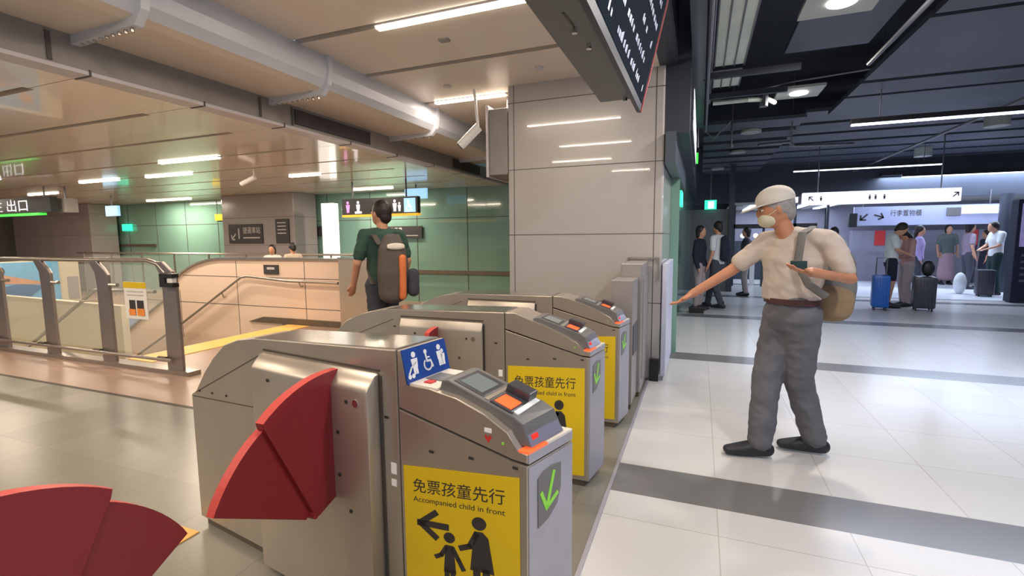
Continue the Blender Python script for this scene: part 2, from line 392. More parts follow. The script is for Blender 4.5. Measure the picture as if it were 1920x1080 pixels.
handrail('handrail', 'grey handrail seen through the glass, following the near side of the stairs',
         [(-6.2, 3.85, 0.80), (-6.7, 3.85, 0.80), (-7.4, 3.85, 0.78), (-7.7, 3.85, 0.62), (-9.9, 3.85, -0.5), (-11, 3.85, -1.0)],
         [((-7.0, 3.85, 0.78), (-7.0, 3.48, 0.70)), ((-9.0, 3.85, -.05), (-9.0, 3.48, -.12))])
struct('wall_stair_near', prism(NB(), [(-6.5, -0.001), (-6.5, -1.9), (-12.2, -1.9), (-12.2, -0.001)], 0.05, Vector((0, 3.45, 0)), Vector((1, 0, 0)), Vector((0, 0, 1)), Vector((0, 1, 0))), M['cream'])
struct('wall_stair_end', bx(-12.4, -12.2, 3.2, 6.1, -1.95, 1.05), M['cream'])
# second pale wall between the two flights
single('divider_wall', prism(NB(), [(-8.5, -1.2), (-8.5, 0.40), (-12.15, 0.45), (-12.15, -1.9), (-9.9, -1.9)], 0.1, Vector((0, 4.75, 0)), Vector((1, 0, 0)), Vector((0, 0, 1)), Vector((0, 1, 0))), M['cream'],
       'low cream wall dividing the stairs, seen through the glass railing', 'wall')
t = thing('wall_poster', 'blue poster of an outstretched arm and red ball on the cream stair wall', 'poster', (-12.19, 5.05, 0.2))
obj('poster_sheet', bx(-12.2, -12.18, 4.55, 5.75, 0.22, 1.03), M['sky_print'], t)
PU, PV, PO = Vector((0, 1, 0)), Vector((0, 0, 1)), Vector((-12.178, 4.55, 0.22))
obj('printed_dress', prism(NB(), [(0.25, 0), (0.3, .35), (.55, .40), (.95, .33), (.7, .12), (.62, 0)], 0.002, PO, PU, PV, Vector((1, 0, 0))), M['navy_print'], t)
obj('printed_arm', prism(NB(), [(.2, .50), (.28, .6), (.9, .42), (.92, .36), (.3, .42)], 0.003, PO, PU, PV, Vector((1, 0, 0))), M['skin'], t)
obj('printed_hair', prism(NB(), disc2((.28, .65), .1), 0.004, PO, PU, PV, Vector((1, 0, 0))), M['hair'], t)
obj('printed_ball', prism(NB(), disc2((.98, .6), .1), 0.004, PO, PU, PV, Vector((1, 0, 0))), M['orange'], t)
single('wall_vent', bx(-12.2, -12.17, 5.88, 6.06, 0.25, 0.7), M['pillar_far'], 'grey recessed panel on the cream wall right of the poster', 'panel')

# far glass wall and pillars of the left hall
struct('wall_back', bx(-22, -0.25, 9.3, 9.4, -0.1, 3.6), M['glass_wall'])
b = NB()
for i in range(16): box(b, -3.4 - i * 1.25 - .006, -3.4 - i * 1.25 + .006, 9.293, 9.3, 0, 3.0)
box(b, -22, -0.3, 9.293, 9.3, 1.86, 1.87)
struct('trim_glass_joints', b, M['joint'])
single('wall_rail', bx(-7.3, -3.2, 9.24, 9.28, 0.64, 0.72), M['plinth'], 'dark brown strip along the green glass wall left of the big pillar', 'trim strip')
single('wall_rail', bx(-16.5, -14.7, 9.24, 9.28, 1.26, 1.33), M['plinth'], 'short dark strip on the green glass wall above the railing at far left', 'trim strip')
struct('wall_left', bx(-22.2, -22, -4, 12, -0.1, 3.4), M['pillar_far'])
def pillar(name, label, x0, x1, y0, y1, z1, m, joints, vj=()):
    t = thing(name, label, 'pillar', ((x0 + x1) / 2, (y0 + y1) / 2, 0))
    obj('cladding', bx(x0, x1, y0, y1, 0, z1, bev=0.02), m, t)
    b = NB()
    for z in joints: box(b, x0 - .001, x1 + .001, y0 - .001, y1 + .001, z - .004, z + .004)
    for v in vj: box(b, v - .004, v + .004, y0 - .0015, y0 + .01, 0, z1)
    obj('panel_joint', b, M['joint'], t)
    return t
p = pillar('pillar', 'huge glossy grey clad pillar right behind the ticket gates', -1.93, -0.34, 4.85, 6.1, 3.05, M['pillar'], (0.77, 1.45, 2.135, 2.82), (-1.86, -0.42))
pillar('pillar', 'grey pillar with the dark stair exit sign on it', -10.95, -8.65, 8.5, 9.2, 2.5, M['pillar_far'], (0.8, 1.3, 1.95))
pillar('pillar', 'pale grey pillar at far left behind the railing', -20.2, -16.25, 8.5, 9.2, 2.5, M['pillar_far'], (0.9, 1.6, 2.2))
single('light_column', bx(-7.9, -7.6, 8.55, 8.75, 0, 2.22), M['lit_white'], 'narrow glowing white column standing before the green glass wall', 'light column')

# ceilings
b = NB()
ys = [-4, -2.0, -1.0, -0.1, 0.75, 1.5, 2.3, 3.14, 4.02, 5.08, 6.1, 7.1, 8.2, 9.3]
for a, c in zip(ys, ys[1:]): box(b, -3.12, -0.40, a + 0.04, c - 0.04, 3.0, 3.04)
struct('ceiling_near', b, M['ceil'])
struct('ceiling_near_top', bx(-3.2, -0.36, -4, 9.3, 3.12, 3.2), M['slot'])
b = NB()
yl = [-4, -2.2, -0.4, 0.5, 1.25, 2.04, 2.82, 3.62, 4.56, 5.46, 6.4, 7.3, 8.2, 9.3]
for a, c in zip(yl, yl[1:]):
    box(b, -22, -4.45, a + (0.035), c - 0.035, 2.5, 2.54); box(b, -4.45, -3.86, a + .004, c - .004, 2.5, 2.54)
struct('ceiling_left', b, M['ceil_left'])
struct('ceiling_left_top', bx(-22, -3.86, -4, 9.3, 2.62, 2.7), M['slot'])
# bulkhead beam between the two ceilings
t = thing('ceiling_beam', 'dark grey ceiling beam with a ventilation grille above the stairs', 'beam', (-3.8, 3, 2.5))
obj('beam_face', bx(-3.86, -3.74, -4, 9.3, 2.52, 2.72), M['beam'], t)
obj('beam_soffit', bx(-3.90, -3.74, -4, 9.3, 2.495, 2.52), M['fascia'], t)
b = NB()
for y in yl[1:-1]: box(b, -3.9, -3.735, y - .006, y + .006, 2.49, 2.53)
obj('soffit_joint', b, M['joint'], t)
b = NB()
for y in (1.83, 3.35, 3.72): box(b, -3.737, -3.73, y - .012, y + .012, 2.53, 2.70)
obj('face_joint', b, M['joint'], t)
g = obj('grille', bx(-3.74, -3.725, 3.75, 4.9, 2.55, 2.69), M['grille'], t)
g = obj('grille', bx(-3.74, -3.725, 7.0, 8.0, 2.55, 2.69), M['grille'], t)
# silver duct box
t = thing('ceiling_duct', 'long silver grey ceiling duct with flanged joints above the gates', 'duct', (-3.4, 3, 2.7))
b = NB(); prism(b, [(-3.74, 2.72), (-3.2, 2.72), (-3.12, 2.74), (-3.07, 2.80), (-3.05, 2.88), (-3.07, 3.0), (-3.74, 3.0)], 11.8, Vector((0, -4, 0)), Vector((1, 0, 0)), Vector((0, 0, 1)), Vector((0, 1, 0)))
o = obj('duct_body', b, [M['duct'], M['ceil']], t)
for pl in o.data.polygons:
    if pl.normal.z < -0.95: pl.material_index = 1
for y in (1.95, 3.45, 5.3, 7.2):
    b = NB(); prism(b, [(-3.74, 2.66), (-3.12, 2.68), (-3.05, 2.76), (-3.03, 2.86), (-3.03, 3.0), (-3.74, 3.0)], 0.05, Vector((0, y, 0)), Vector((1, 0, 0)), Vector((0, 0, 1)), Vector((0, 1, 0)))
    obj('flange', b, M['duct'], t)
    for k in range(9):
        b = NB(); cyl(b, (-3.66 + k * .06, y + .025, 2.655), (-3.66 + k * .06, y + .025, 2.675), 0.012, 6); obj('flange_bolt', b, M['steel'], t)

# right hall: bulkhead along the boundary, glass wall, dark ceiling and walls
struct('wall_bulkhead', bx(-0.40, -0.12, 4.86, 12.5, 2.38, 4.0), M['slate'])
struct('wall_bulkhead_near', bx(-0.40, -0.24, -4, 4.86, 3.0, 4.0), M['slate'])
struct('trim_bulkhead', bx(-0.33, -0.235, 4.80, 8.0, 2.1, 2.39), M['slate_light'])
struct('wall_glass_side', bx(-0.34, -0.24, 6.1, 15.8, 0, 2.4), M['glass_wall'])
struct('ceiling_right', bx(-0.12, 14, -4, 24, 4.0, 4.1), M['dark_ceiling'])
struct('wall_right', bx(13.9, 14, -4, 24, 0, 4.0), M['slate'])
struct('wall_far', bx(-0.5, 14, 18.6, 18.8, 0, 4.0), M['slate'])
b = NB()
gaps = [(0.2, 2.0), (2.1, 3.5), (3.6, 5.08), (5.16, 6.9), (7.02, 7.58), (7.68, 8.6)]
for a, c in gaps: box(b, 1.72, 14, a, c, 3.2, 3.26)
for i in range(9): box(b, 1.5, 14, 9.0 + i * 1.02, 9.0 + i * 1.02 + 0.8, 3.35, 3.4)
struct('ceiling_panels', b, M['baffle'])
b = NB()
box(b, 0.74, 1.45, 2.6, 5.75, 3.25, 3.32)
for i in range(10): box(b, 0.0, 1.45, 8.6 + i * 0.92, 8.6 + i * 0.92 + 0.6, 3.2, 3.25)
struct('ceiling_panels_inner', b, M['baffle'])

# ---------------------------------------------------------------- lights
def area(name, loc, sx, sy, energy, col, parent=None, rot=(0, 0, 0)):
    l = bpy.data.lights.new(name, 'AREA'); l.shape = 'RECTANGLE'; l.size = sx; l.size_y = sy; l.energy = energy; l.color = col
    o = bpy.data.objects.new(name, l); C.objects.link(o); o.rotation_euler = rot
    o.location = loc
    if parent: o.parent = parent; o.matrix_parent_inverse = Matrix.Translation(-parent.location)
    return o
WARM = (1.0, 0.84, 0.66); COOL = (0.64, 0.77, 1.0)
def warm_tube(x0, x1, y, z, label, group, e=26):
    t = thing('ceiling_light', label, 'light', ((x0 + x1) / 2, y, z), group=group)
    obj('housing', bx(x0 - .01, x1 + .01, y - .035, y + .035, z - 0.005, z + .06), M['fascia'], t)
    obj('diffuser', bx(x0, x1, y - .028, y + .028, z - .022, z - .005), M['tube'], t)
    area('tube_lamp', ((x0 + x1) / 2, y, z - .03), x1 - x0, 0.05, e * (x1 - x0) / 1.15, WARM, t)
GN = 'linear ceiling lights over the gates'; GL = 'linear ceiling lights of the left hall'
warm_tube(-2.30, -1.02, 3.16, 3.0, 'long bright linear ceiling light nearest the camera, left of the departure board', GN)
warm_tube(-2.92, -2.05, 5.08, 3.0, 'linear ceiling light just left of the huge pillar top', GN)
for (x0, x1, y) in ((-2.3, -1.1, 1.5), (-2.9, -1.7, -0.1), (-2.0, -0.8, -2.0)):
    warm_tube(x0, x1, y, 3.0, 'linear ceiling light above and behind the camera', GN)
lab = ['brightest linear light of the left hall, right end of its row', 'second linear light back in the left hall, below the brightest one', 'small linear light left of two beside the security camera',
       'linear light at the left edge of the photo above the exit sign', 'short linear light near the white reflections by the ceiling camera', 'linear light above the pale pillar at far left',
       'linear light above the green glass wall, left of the exit sign pillar', 'linear light right above the orange underlined sign']
for k, (x0, x1, y) in enumerate([(-7.0, -5.86, 4.56), (-8.75, -7.65, 5.46), (-10.6, -9.5, 5.46), (-12.4, -11.1, 4.56), (-6.55, -5.9, 6.4), (-14.4, -13.3, 6.4), (-14.0, -12.3, 8.7), (-7.1, -6.1, 8.7)]):
    warm_tube(x0, x1, y, 2.5, lab[k], GL, 46)
for (x0, x1, y) in ((-6.5, -5.3, 1.25), (-9, -7.8, 0.5), (-6, -4.8, -0.4), (-12, -10.8, 1.25), (-17, -15.8, 4.56)):
    warm_tube(x0, x1, y, 2.5, 'linear ceiling light outside the left edge of the photo', GL, 46)
def cool_tube(x0, x1, y, z, label, e=37, th=0.03):
    t = thing('strip_light', label, 'light', ((x0 + x1) / 2, y, z), group='cool strip lights under the dark ceiling')
    obj('housing', bx(x0, x1, y - .04, y + .04, z, z + .06), M['black'], t)
    obj('diffuser', bx(x0 + .01, x1 - .01, y - th, y + th, z - .02, z), M['tube_cool'], t)
    for x in (x0 + .3, x1 - .3):
        b = NB(); cyl(b, (x, y, z + .05), (x, y, 4.0), 0.006, 6); obj('hanger', b, M['conduit'], t)
    area('strip_lamp', ((x0 + x1) / 2, y, z - .03), x1 - x0, 0.06, e * (x1 - x0) / 2, COOL, t)
cool_tube(1.72, 4.6, 7.35, 2.8, 'nearest cool white strip light under the dark ceiling at right')
cool_tube(1.90, 4.56, 12.54, 2.85, 'middle cool strip light, above the man in the cap')
cool_tube(4.48, 8.5, 14.4, 2.8, 'farthest cool strip light at the right edge of the photo')
for (x0, x1, y) in ((2.2, 5.2, 1.6), (0.6, 3.2, -1.2), (7, 10, 9), (5.2, 8.0, 4.5), (-.05 + 8, 12, 13)):
    cool_tube(x0, x1, y, 2.8, 'cool strip light outside the right edge of the photo', 30)
def downlight(x, y, z, s, label, e=40, col=(1, 0.92, 0.85)):
    t = thing('downlight_panel', label, 'light', (x, y, z), group='square downlight panels')
    obj('panel', bx(x - s / 2, x + s / 2, y - s / 2, y + s / 2, z, z + .03), M['pale_panel'], t)
    b = NB(); cyl(b, (x, y, z - .012), (x, y, z), 0.10, 24); obj('lamp_disc', b, M['lamp'], t)
    l = bpy.data.lights.new('spot', 'AREA'); l.shape = 'DISK'; l.size = 0.18; l.energy = e; l.color = col
    o = bpy.data.objects.new('downlight_lamp', l); C.objects.link(o); o.location = (x, y, z - .02); o.parent = t; o.matrix_parent_inverse = Matrix.Translation(-t.location)
downlight(1.10, 7.15, 3.2, 0.5, 'square panel with a glowing round downlight, above the man in the cap')
downlight(0.96, 4.55, 3.2, 0.52, 'square lamp panel cut off by the top edge of the photo', 55)
downlight(1.2, 1.6, 3.2, 0.52, 'square lamp panel above the camera', 50)
downlight(0.6, -1.2, 3.2, 0.52, 'square lamp panel behind the camera', 40)
for (x, y, z, lb) in ((4.45, 10.39, 3.2, 'flat oval ceiling lamp at the right edge below the nearest strip light'), (0.37, 14.0, 3.2, 'small ceiling disc lamp above the green exit sign'), (0.68, 11.39, 3.2, 'small pale ceiling disc lamp left of the cap, higher one'),
                     (4.61, 13.66, 3.2, 'faint ceiling disc lamp at the end of the middle strip light'), (0.75, 9.3, 3.18, 'wide pale ceiling lamp behind the glowing downlight')):
    b = NB(); cyl(b, (x, y, 3.16), (x, y, 3.199 if x < 1.5 else 3.349), 0.16, 20)
    single('disc_lamp', b, M['pale_panel'], lb, 'light', 'round lamps in the dark ceiling', smooth=True)

# ---------------------------------------------------------------- ceiling fittings
t = thing('cable_tray', 'pale cable tray running along the dark ceiling beside the departure board', 'cable tray', (0.22, 4, 3.25))
for a, c in ((2.0, 5.72), (5.92, 6.5)):
    obj('tray_pan', bx(0.08, 0.37, a, c, 3.2, 3.22), M['tray'], t)
    for x in (0.08, 0.17, 0.27, 0.365): obj('tray_rib', bx(x, x + .012, a, c, 3.185, 3.2), M['conduit'], t)
for y in (5.78, 6.6): obj('cross_bar', bx(-0.02, 0.9, y, y + .05, 3.1, 3.16), M['slate'], t)
b = NB(); cyl(b, (0.03, 2.0, 3.05), (0.03, 8.3, 3.05), 0.018, 8); cyl(b, (0.06, 2.0, 3.2), (0.06, 7.2, 3.2), 0.014, 8)
obj('side_pipe', b, M['conduit'], t)
single('hanging_slab', bx(-0.12, 0.0, 3.7, 8.3, 3.1, 3.5), M['slate_light'], 'long dark slab hanging beside the cable tray', 'ceiling slab')
def pipe(label, pts, r=0.02, m='conduit', name='ceiling_pipe'):
    b = NB(); tube(b, pts, r, 8); return single(name, b, M[m], label, 'pipe', 'pipes under the dark ceiling', smooth=True)
pipe('thin pipe crossing the big dark panels at upper right', [(1.5, 3.0, 3.1), (1.5, 5.0, 3.1), (1.5, 5.9, 3.1)])
pipe('jointed pipe running below the nearest strip light', [(3.4, 6.5, 2.95), (3.4, 14, 2.95)], 0.022)
pipe('pale conduit across the ceiling just above the glowing downlight', [(0.05, 7.5, 3.3), (1.0, 6.9, 3.28), (2.3, 6.6, 3.28)], 0.012)
pipe('curved cable hanging at the left end of the dark ceiling', [(-0.1, 8.4, 3.2), (0.15, 8.42, 2.95), (0.4, 8.4, 3.2)], 0.01)
t = thing('pipe_elbow', 'grey jointed pipe beside the glowing downlight panel', 'pipe', (0.6, 6.8, 3.15))
b = NB(); tube(b, [(0.1, 6.9, 3.12), (0.5, 6.9, 3.12), (0.75, 7.1, 3.15), (0.85, 7.3, 3.15)], 0.03, 8); obj('pipe_run', b, M['tray'], t)
b = NB(); cyl(b, (0.7, 7.05, 3.05), (0.7, 7.05, 3.2), 0.05, 10); obj('valve', b, M['conduit'], t)
pipe('bent sprinkler pipe above the cap of the man', [(0.9, 9.6, 3.0), (1.4, 9.8, 3.05), (1.6, 10.6, 3.1), (2.6, 10.8, 3.1)], 0.025)
for (x, y, z, lb) in ((0.42, 8.6, 3.0, 'small ceiling spotlight rod with two dots left of the downlight'), (1.3, 8.9, 3.0, 'small ceiling spotlight rod with two dots below the downlight')):
    b = NB(); cyl(b, (x, y, 2.85), (x, y, 4.0), 0.012, 8); cyl(b, (x, y, 2.82), (x, y, 2.86), 0.03, 8); cyl(b, (x, y, 3.08), (x, y, 3.12), 0.03, 8)
    single('sprinkler', b, M['conduit'], lb, 'sprinkler', 'sprinklers in the dark ceiling')
for (x, y, lb) in ((-1.95, 3.55, 'small square sensor plate below the brightest ceiling light'),):
    single('ceiling_sensor', bx(x - .04, x + .04, y - .03, y + .03, 2.985, 3.0), M['beam'], lb, 'sensor')
for (x, y, lb) in ((-1.45, 4.45, 'small round sprinkler head on the ceiling near the pillar'), (-2.5, 4.6, 'small round sprinkler head left of the second ceiling light')):
    b = NB(); cyl(b, (x, y, 2.985), (x, y, 3.0), 0.045, 16); single('ceiling_sprinkler', b, M['fascia'], lb, 'sprinkler', 'sprinkler heads over the gates')

# departure display
t = thing('departure_display', 'large departure display hanging over the gates, seen from below', 'display', (-0.5, 2.2, 2.3))
obj('housing', bx(-0.64, -0.44, 0.6, 3.26, 2.3, 2.42, bev=.006), M['signbox'], t)
obj('upper_housing', prism(NB(), [(-0.58, 2.42), (-0.44, 2.42), (-0.33, 3.0), (-0.58, 3.0)], 2.6, Vector((0, 0.6, 0)), Vector((1, 0, 0)), Vector((0, 0, 1)), Vector((0, 1, 0))), M['signbox'], t)
dU = Vector((0, 1, 0)); dV = Vector((0.16, 0, 0.70)).normalized(); dN = dU.cross(dV)   # faces +x, leaning outwards
fo = Vector((-0.44, 0.6, 2.285))
obj('frame', prism(NB(), [(0, 0), (2.95, 0), (2.95, .74), (0, .74)], 0.03, fo, dU, dV, dN), M['slate'], t)
scr = obj('screen', prism(NB(), [(0.05, .045), (2.88, .045), (2.88, .72), (0.05, .72)], 0.003, fo + dN * .03, dU, dV, dN), M['screen'], t)
obj('red_edge', prism(NB(), [(2.915, 0), (2.95, 0), (2.95, .74), (2.915, .74)], 0.004, fo + dN * .03, dU, dV, dN), M['poster_red'], t)
random.seed(3)
for r_ in range(5):
    b = NB(); y = 0.15
    while y < 2.75:
        L = random.uniform(.02, .06)
        if random.random() < .72: prism(b, [(y, .09 + r_ * .125), (y + L, .09 + r_ * .125), (y + L, .115 + r_ * .125 + random.uniform(.0, .03)), (y, .12 + r_ * .125)], 0.001, fo + dN * .034, dU, dV, dN)
        y += L + random.uniform(.01, .04)
    obj('text_row', b, M['screen_text'], scr)
for (x, y) in ((-0.52, 2.08), (-0.50, 2.27), (-0.47, 3.2)):
    b = NB(); cyl(b, (x, y, 2.275), (x, y, 2.3), 0.013, 10); obj('bolt', b, M['steel_shiny'], t)
obj('bracket_slot', prism(NB(), [(-.535, 1.93), (-.525, 1.93), (-.515, 2.06), (-.525, 2.06)], 0.003, Vector((0, 0, 2.297)), Vector((1, 0, 0)), Vector((0, 1, 0)), Vector((0, 0, 1))), M['seam'], t)
for y in (1.0, 2.9):
    b = NB(); cyl(b, (-.5, y, 2.4), (-.5, y, 3.1), 0.02, 8); obj('hanger', b, M['conduit'], t)

# camera and monitor hanging left of the big pillar
t = thing('security_camera', 'white cylindrical security camera pointing down beside the big pillar', 'camera', (-2.35, 4.9, 2.7))
b = NB(); cyl(b, (-2.47, 4.80, 2.42), (-2.27, 4.86, 2.62), 0.05, 16); obj('camera_body', b, M['white'], t, smooth=True)
b = NB(); cyl(b, (-2.27, 4.84, 2.60), (-2.30, 4.82, 3.0), 0.015, 8); obj('mount', b, M['white'], t)
b = NB(); cyl(b, (-2.476, 4.798, 2.414), (-2.47, 4.80, 2.42), 0.04, 16); obj('lens', b, M['black'], t)
t = thing('hanging_monitor', 'grey monitor back hanging edge-on at the left of the big pillar', 'monitor', (-2.05, 5.0, 2.1))
obj('back_shell', bx(-2.17, -1.95, 4.9, 5.6, 2.1, 2.80, bev=.01), M['beam'], t)
obj('bezel', bx(-2.20, -2.17, 4.88, 5.62, 2.08, 2.84, bev=.006), M['fascia'], t)
b = NB(); cyl(b, (-2.06, 5.2, 2.8), (-2.06, 5.2, 3.0), 0.02, 8); obj('pole', b, M['conduit'], t)

# second small camera in the left hall
t = thing('security_camera', 'small pale security camera hanging in the left hall ceiling', 'camera', (-6.6, 5.6, 2.4))
b = NB(); cyl(b, (-6.62, 5.5, 2.28), (-6.38, 5.55, 2.38), 0.035, 12); obj('camera_body', b, M['white'], t, smooth=True)
b = NB(); cyl(b, (-6.4, 5.55, 2.38), (-6.4, 5.55, 2.5), 0.012, 8); obj('mount', b, M['white'], t)

# ---------------------------------------------------------------- hanging signs of the left hall
X1, Y1, Z1 = Vector((1, 0, 0)), Vector((0, 1, 0)), Vector((0, 0, 1))
def person_pic(b, u, v, s, O, U=X1, V=Z1, th=0.003):
    prism(b, disc2((u, v + s * .85), s * .13, 12), th, O, U, V)
    prism(b, [(u - s * .16, v + s * .3), (u + s * .16, v + s * .3), (u + s * .2, v + s * .68), (u - s * .2, v + s * .68)], th, O, U, V)
    prism(b, [(u - s * .13, v), (u - s * .02, v), (u - s * .0, v + s * .3), (u - s * .14, v + s * .3)], th, O, U, V)
    prism(b, [(u + s * .02, v), (u + s * .13, v), (u + s * .14, v + s * .3), (u + s * .0, v + s * .3)], th, O, U, V)
def wheelchair_pic(b, u, v, s, O, U=X1, V=Z1, th=0.003):
    prism(b, disc2((u - s * .05, v + s * .88), s * .11, 12), th, O, U, V)
    ribbon(b, [(u - s * .05, v + s * .75), (u - s * .02, v + s * .42), (u + s * .22, v + s * .42), (u + s * .32, v + s * .1)], s * .1, O, U, V, th)
    pts = [(u + s * .26 * math.cos(a), v + s * .26 + s * .26 * math.sin(a)) for a in [R(130 + k * 22) for k in range(11)]]
    ribbon(b, pts, s * .08, O, U, V, th)
    ribbon(b, [(u - s * .04, v + s * .6), (u + s * .18, v + s * .58)], s * .07, O, U, V, th)
def arrow_pts(u, v, s, ang):
    c, s_ = math.cos(ang), math.sin(ang)
    f = lambda p: (u + (p[0] * c - p[1] * s_) * s, v + (p[0] * s_ + p[1] * c) * s)
    return [[f((-.5, 0)), f((.45, 0))], [f((.1, .4)), f((.5, 0)), f((.1, -.4))]]
t = thing('hanging_sign', 'black hanging sign with white symbols over an orange line, behind the man in green', 'sign', (-5.6, 7.5, 1.85))
obj('sign_panel', bx(-6.42, -4.74, 7.5, 7.6, 1.88, 2.18), M['signblack'], t)
obj('lit_edge', bx(-6.42, -4.74, 7.49, 7.6, 1.84, 1.88), M['orange_line'], t)
SO = Vector((-6.42, 7.499, 1.88))
b = NB(); person_pic(b, .14, .04, .22, SO); obj('restroom_symbol', b, M['magenta'], t)
b = NB(); person_pic(b, .38, .04, .22, SO); prism(b, [(.3, .02), (.46, .02), (.46, .06), (.3, .06)], .003, SO, X1, Z1); obj('lift_symbol', b, M['symbol'], t)
b = NB(); person_pic(b, 1.2, .04, .22, SO); person_pic(b, 1.3, .04, .17, SO); obj('family_symbol', b, M['symbol'], t)
obj('blue_square', bx(-5.02, -4.78, 7.494, 7.5, 1.9, 2.15), M['blue_lit'], t)
b = NB(); wheelchair_pic(b, 1.5, .04, .2, SO - Y1 * .006); obj('wheelchair_symbol', b, M['symbol'], t)
for x in (-6.2, -5.0):
    b = NB(); cyl(b, (x, 7.55, 2.18), (x, 7.55, 2.5), 0.015, 8); obj('hanger', b, M['conduit'], t)
t = thing('hanging_sign', 'added pale blue glowing panel for a monitor reflection above the orange underlined sign', 'sign', (-5.35, 8.4, 2.2))  # glowing panel stands in for the reflection of a monitor
obj('lit_panel', bx(-5.6, -5.1, 8.4, 8.46, 2.22, 2.42), M['blue_lit'], t)
b = NB(); cyl(b, (-5.35, 8.43, 2.42), (-5.35, 8.43, 2.5), 0.015, 8); obj('hanger', b, M['conduit'], t)
t = thing('hanging_sign', 'pale blue lit sign hanging before the green wall at left', 'sign', (-13.2, 7.3, 2.2))
obj('lit_panel', bx(-13.3, -12.85, 7.3, 7.36, 2.02, 2.26), M['blue_lit'], t)
b = NB(); cyl(b, (-13.1, 7.33, 2.26), (-13.1, 7.33, 2.5), 0.015, 8); obj('hanger', b, M['conduit'], t)
t = thing('hanging_sign', 'dark exit sign with white characters over a green line at the left edge', 'sign', (-12.9, 5.5, 1.98))
obj('sign_panel', bx(-14.2, -11.7, 5.5, 5.62, 2.0, 2.30), M['signblack'], t)
obj('lit_edge', bx(-14.2, -12.1, 5.49, 5.62, 1.95, 1.99), M['green_line'], t)
obj('sign_lettering', text_mesh('往 出口', 0.26, Vector((-13.1, 5.497, 2.13)), X1, Z1, width=1.3), M['symbol'], t)
for x in (-13.8, -12.0):
    b = NB(); cyl(b, (x, 5.56, 2.3), (x, 5.56, 2.5), 0.015, 8); obj('hanger', b, M['conduit'], t)
t = thing('monitor', 'small dark box hanging right of the exit sign at left', 'monitor', (-11.8, 5.8, 2.0))
obj('case', bx(-11.95, -11.6, 5.7, 5.9, 2.0, 2.27), M['beam'], t)
b = NB(); cyl(b, (-11.8, 5.8, 2.27), (-11.8, 5.8, 2.5), .015, 8); obj('hanger', b, M['conduit'], t)
t = thing('wall_sign', 'dark sign with an arrow and the number 1 on the grey pillar', 'sign', (-10.2, 8.49, 1.55))
obj('sign_panel', bx(-10.72, -9.62, 8.47, 8.497, 1.34, 1.80), M['plaque'], t)
SO = Vector((-10.72, 8.469, 1.34)); b = NB()
for s_ in arrow_pts(.16, .16, .18, R(225)): ribbon(b, s_, .03, SO, X1, Z1)
obj('arrow_symbol', b, M['symbol_dim'], t)
obj('number_one', text_mesh('1', 0.36, SO + X1 * .34 + Z1 * .22, X1, Z1), M['symbol_dim'], t)
obj('sign_lettering', text_mesh('捷運車站', 0.17, SO + X1 * .76 + Z1 * .30, X1, Z1, width=.56), M['symbol_dim'], t)
obj('sign_underline', prism(NB(), [(.48, .12), (1.02, .12), (1.02, .15), (.48, .15)], .002, SO, X1, Z1), M['symbol_dim'], t)
t = thing('wall_sign', 'narrow dark notice board on the right part of the grey pillar', 'sign', (-9.0, 8.49, 1.6))
obj('sign_panel', bx(-9.2, -8.8, 8.47, 8.497, 1.34, 1.90), M['plaque'], t)
b = NB()
for k in range(4): box(b, -9.14, -8.88, 8.467, 8.469, 1.80 - k * .08, 1.825 - k * .08)
obj('text_line', b, M['symbol_dim'], t)
t = thing('wall_sign', 'dark sign with white characters on the green glass wall, right of the man in green', 'sign', (-6.1, 9.28, 1.55))
obj('sign_panel', bx(-6.75, -5.75, 9.25, 9.28, 1.43, 1.70), M['plaque'], t)
b = NB()
for k in range(4): box(b, -6.68 + k * .11, -6.60 + k * .11, 9.246, 9.25, 1.59, 1.67)
box(b, -6.4, -5.85, 9.246, 9.25, 1.48, 1.50); obj('text_line', b, M['symbol_dim'], t)
single('wall_sign', bx(-9.15 + .3, -8.3, 9.25, 9.28, 1.5, 1.74), M['plaque'], 'small dark sign on the green wall left of the glowing column', 'sign')
single('wall_sign', bx(-12.5 + .3, -11.75, 9.26, 9.28, 1.95, 2.12), mat('bright yellow sign', (0.85, 0.65, 0.01), 0.5, noise=.02), 'small yellow sign on the green glass wall', 'sign')
single('exit_light', bx(-17.75 + 1.7, -15.7, 9.2, 9.28, 1.72, 1.92), M['exit'], 'small green exit light beside the pale pillar at left', 'exit sign')

# ---------------------------------------------------------------- glass railing on the left
t = thing('glass_railing', 'steel and glass railing with four flat posts in front of the stairs', 'railing', (-6.8, 3.4, 0))
b = NB(); tube(b, [(-12, 3.4, 1.2), (-5.55, 3.4, 1.21), (-5.38, 3.4, 1.17), (-5.28, 3.4, 1.08)], 0.024, 12); obj('top_rail', b, M['rail'], t, smooth=True)
b = NB(); tube(b, [(-12, 3.34, 0.13), (-5.2, 3.34, 0.15)], 0.018, 10); obj('lower_rail', b, M['rail'], t, smooth=True)
obj('floor_channel', bx(-12, -4.95, 3.33, 3.47, 0, 0.045), M['rail'], t)
PX = [-5.2, -6.33, -7.45, -8.55, -9.65]
for i, x in enumerate(PX):
    b = NB(); prism(b, [(x - .14, 0.03), (x + .10, 0.03), (x + .09, 0.9), (x + .09, 1.04), (x + .04, 1.10), (x - .10, 1.2), (x - .25, 1.2), (x - .13, 1.06), (x - .12, .9)], 0.035, Vector((0, 3.38, 0)), X1, Z1, Y1, bev=.006)
    obj('post', b, M['post'], t)
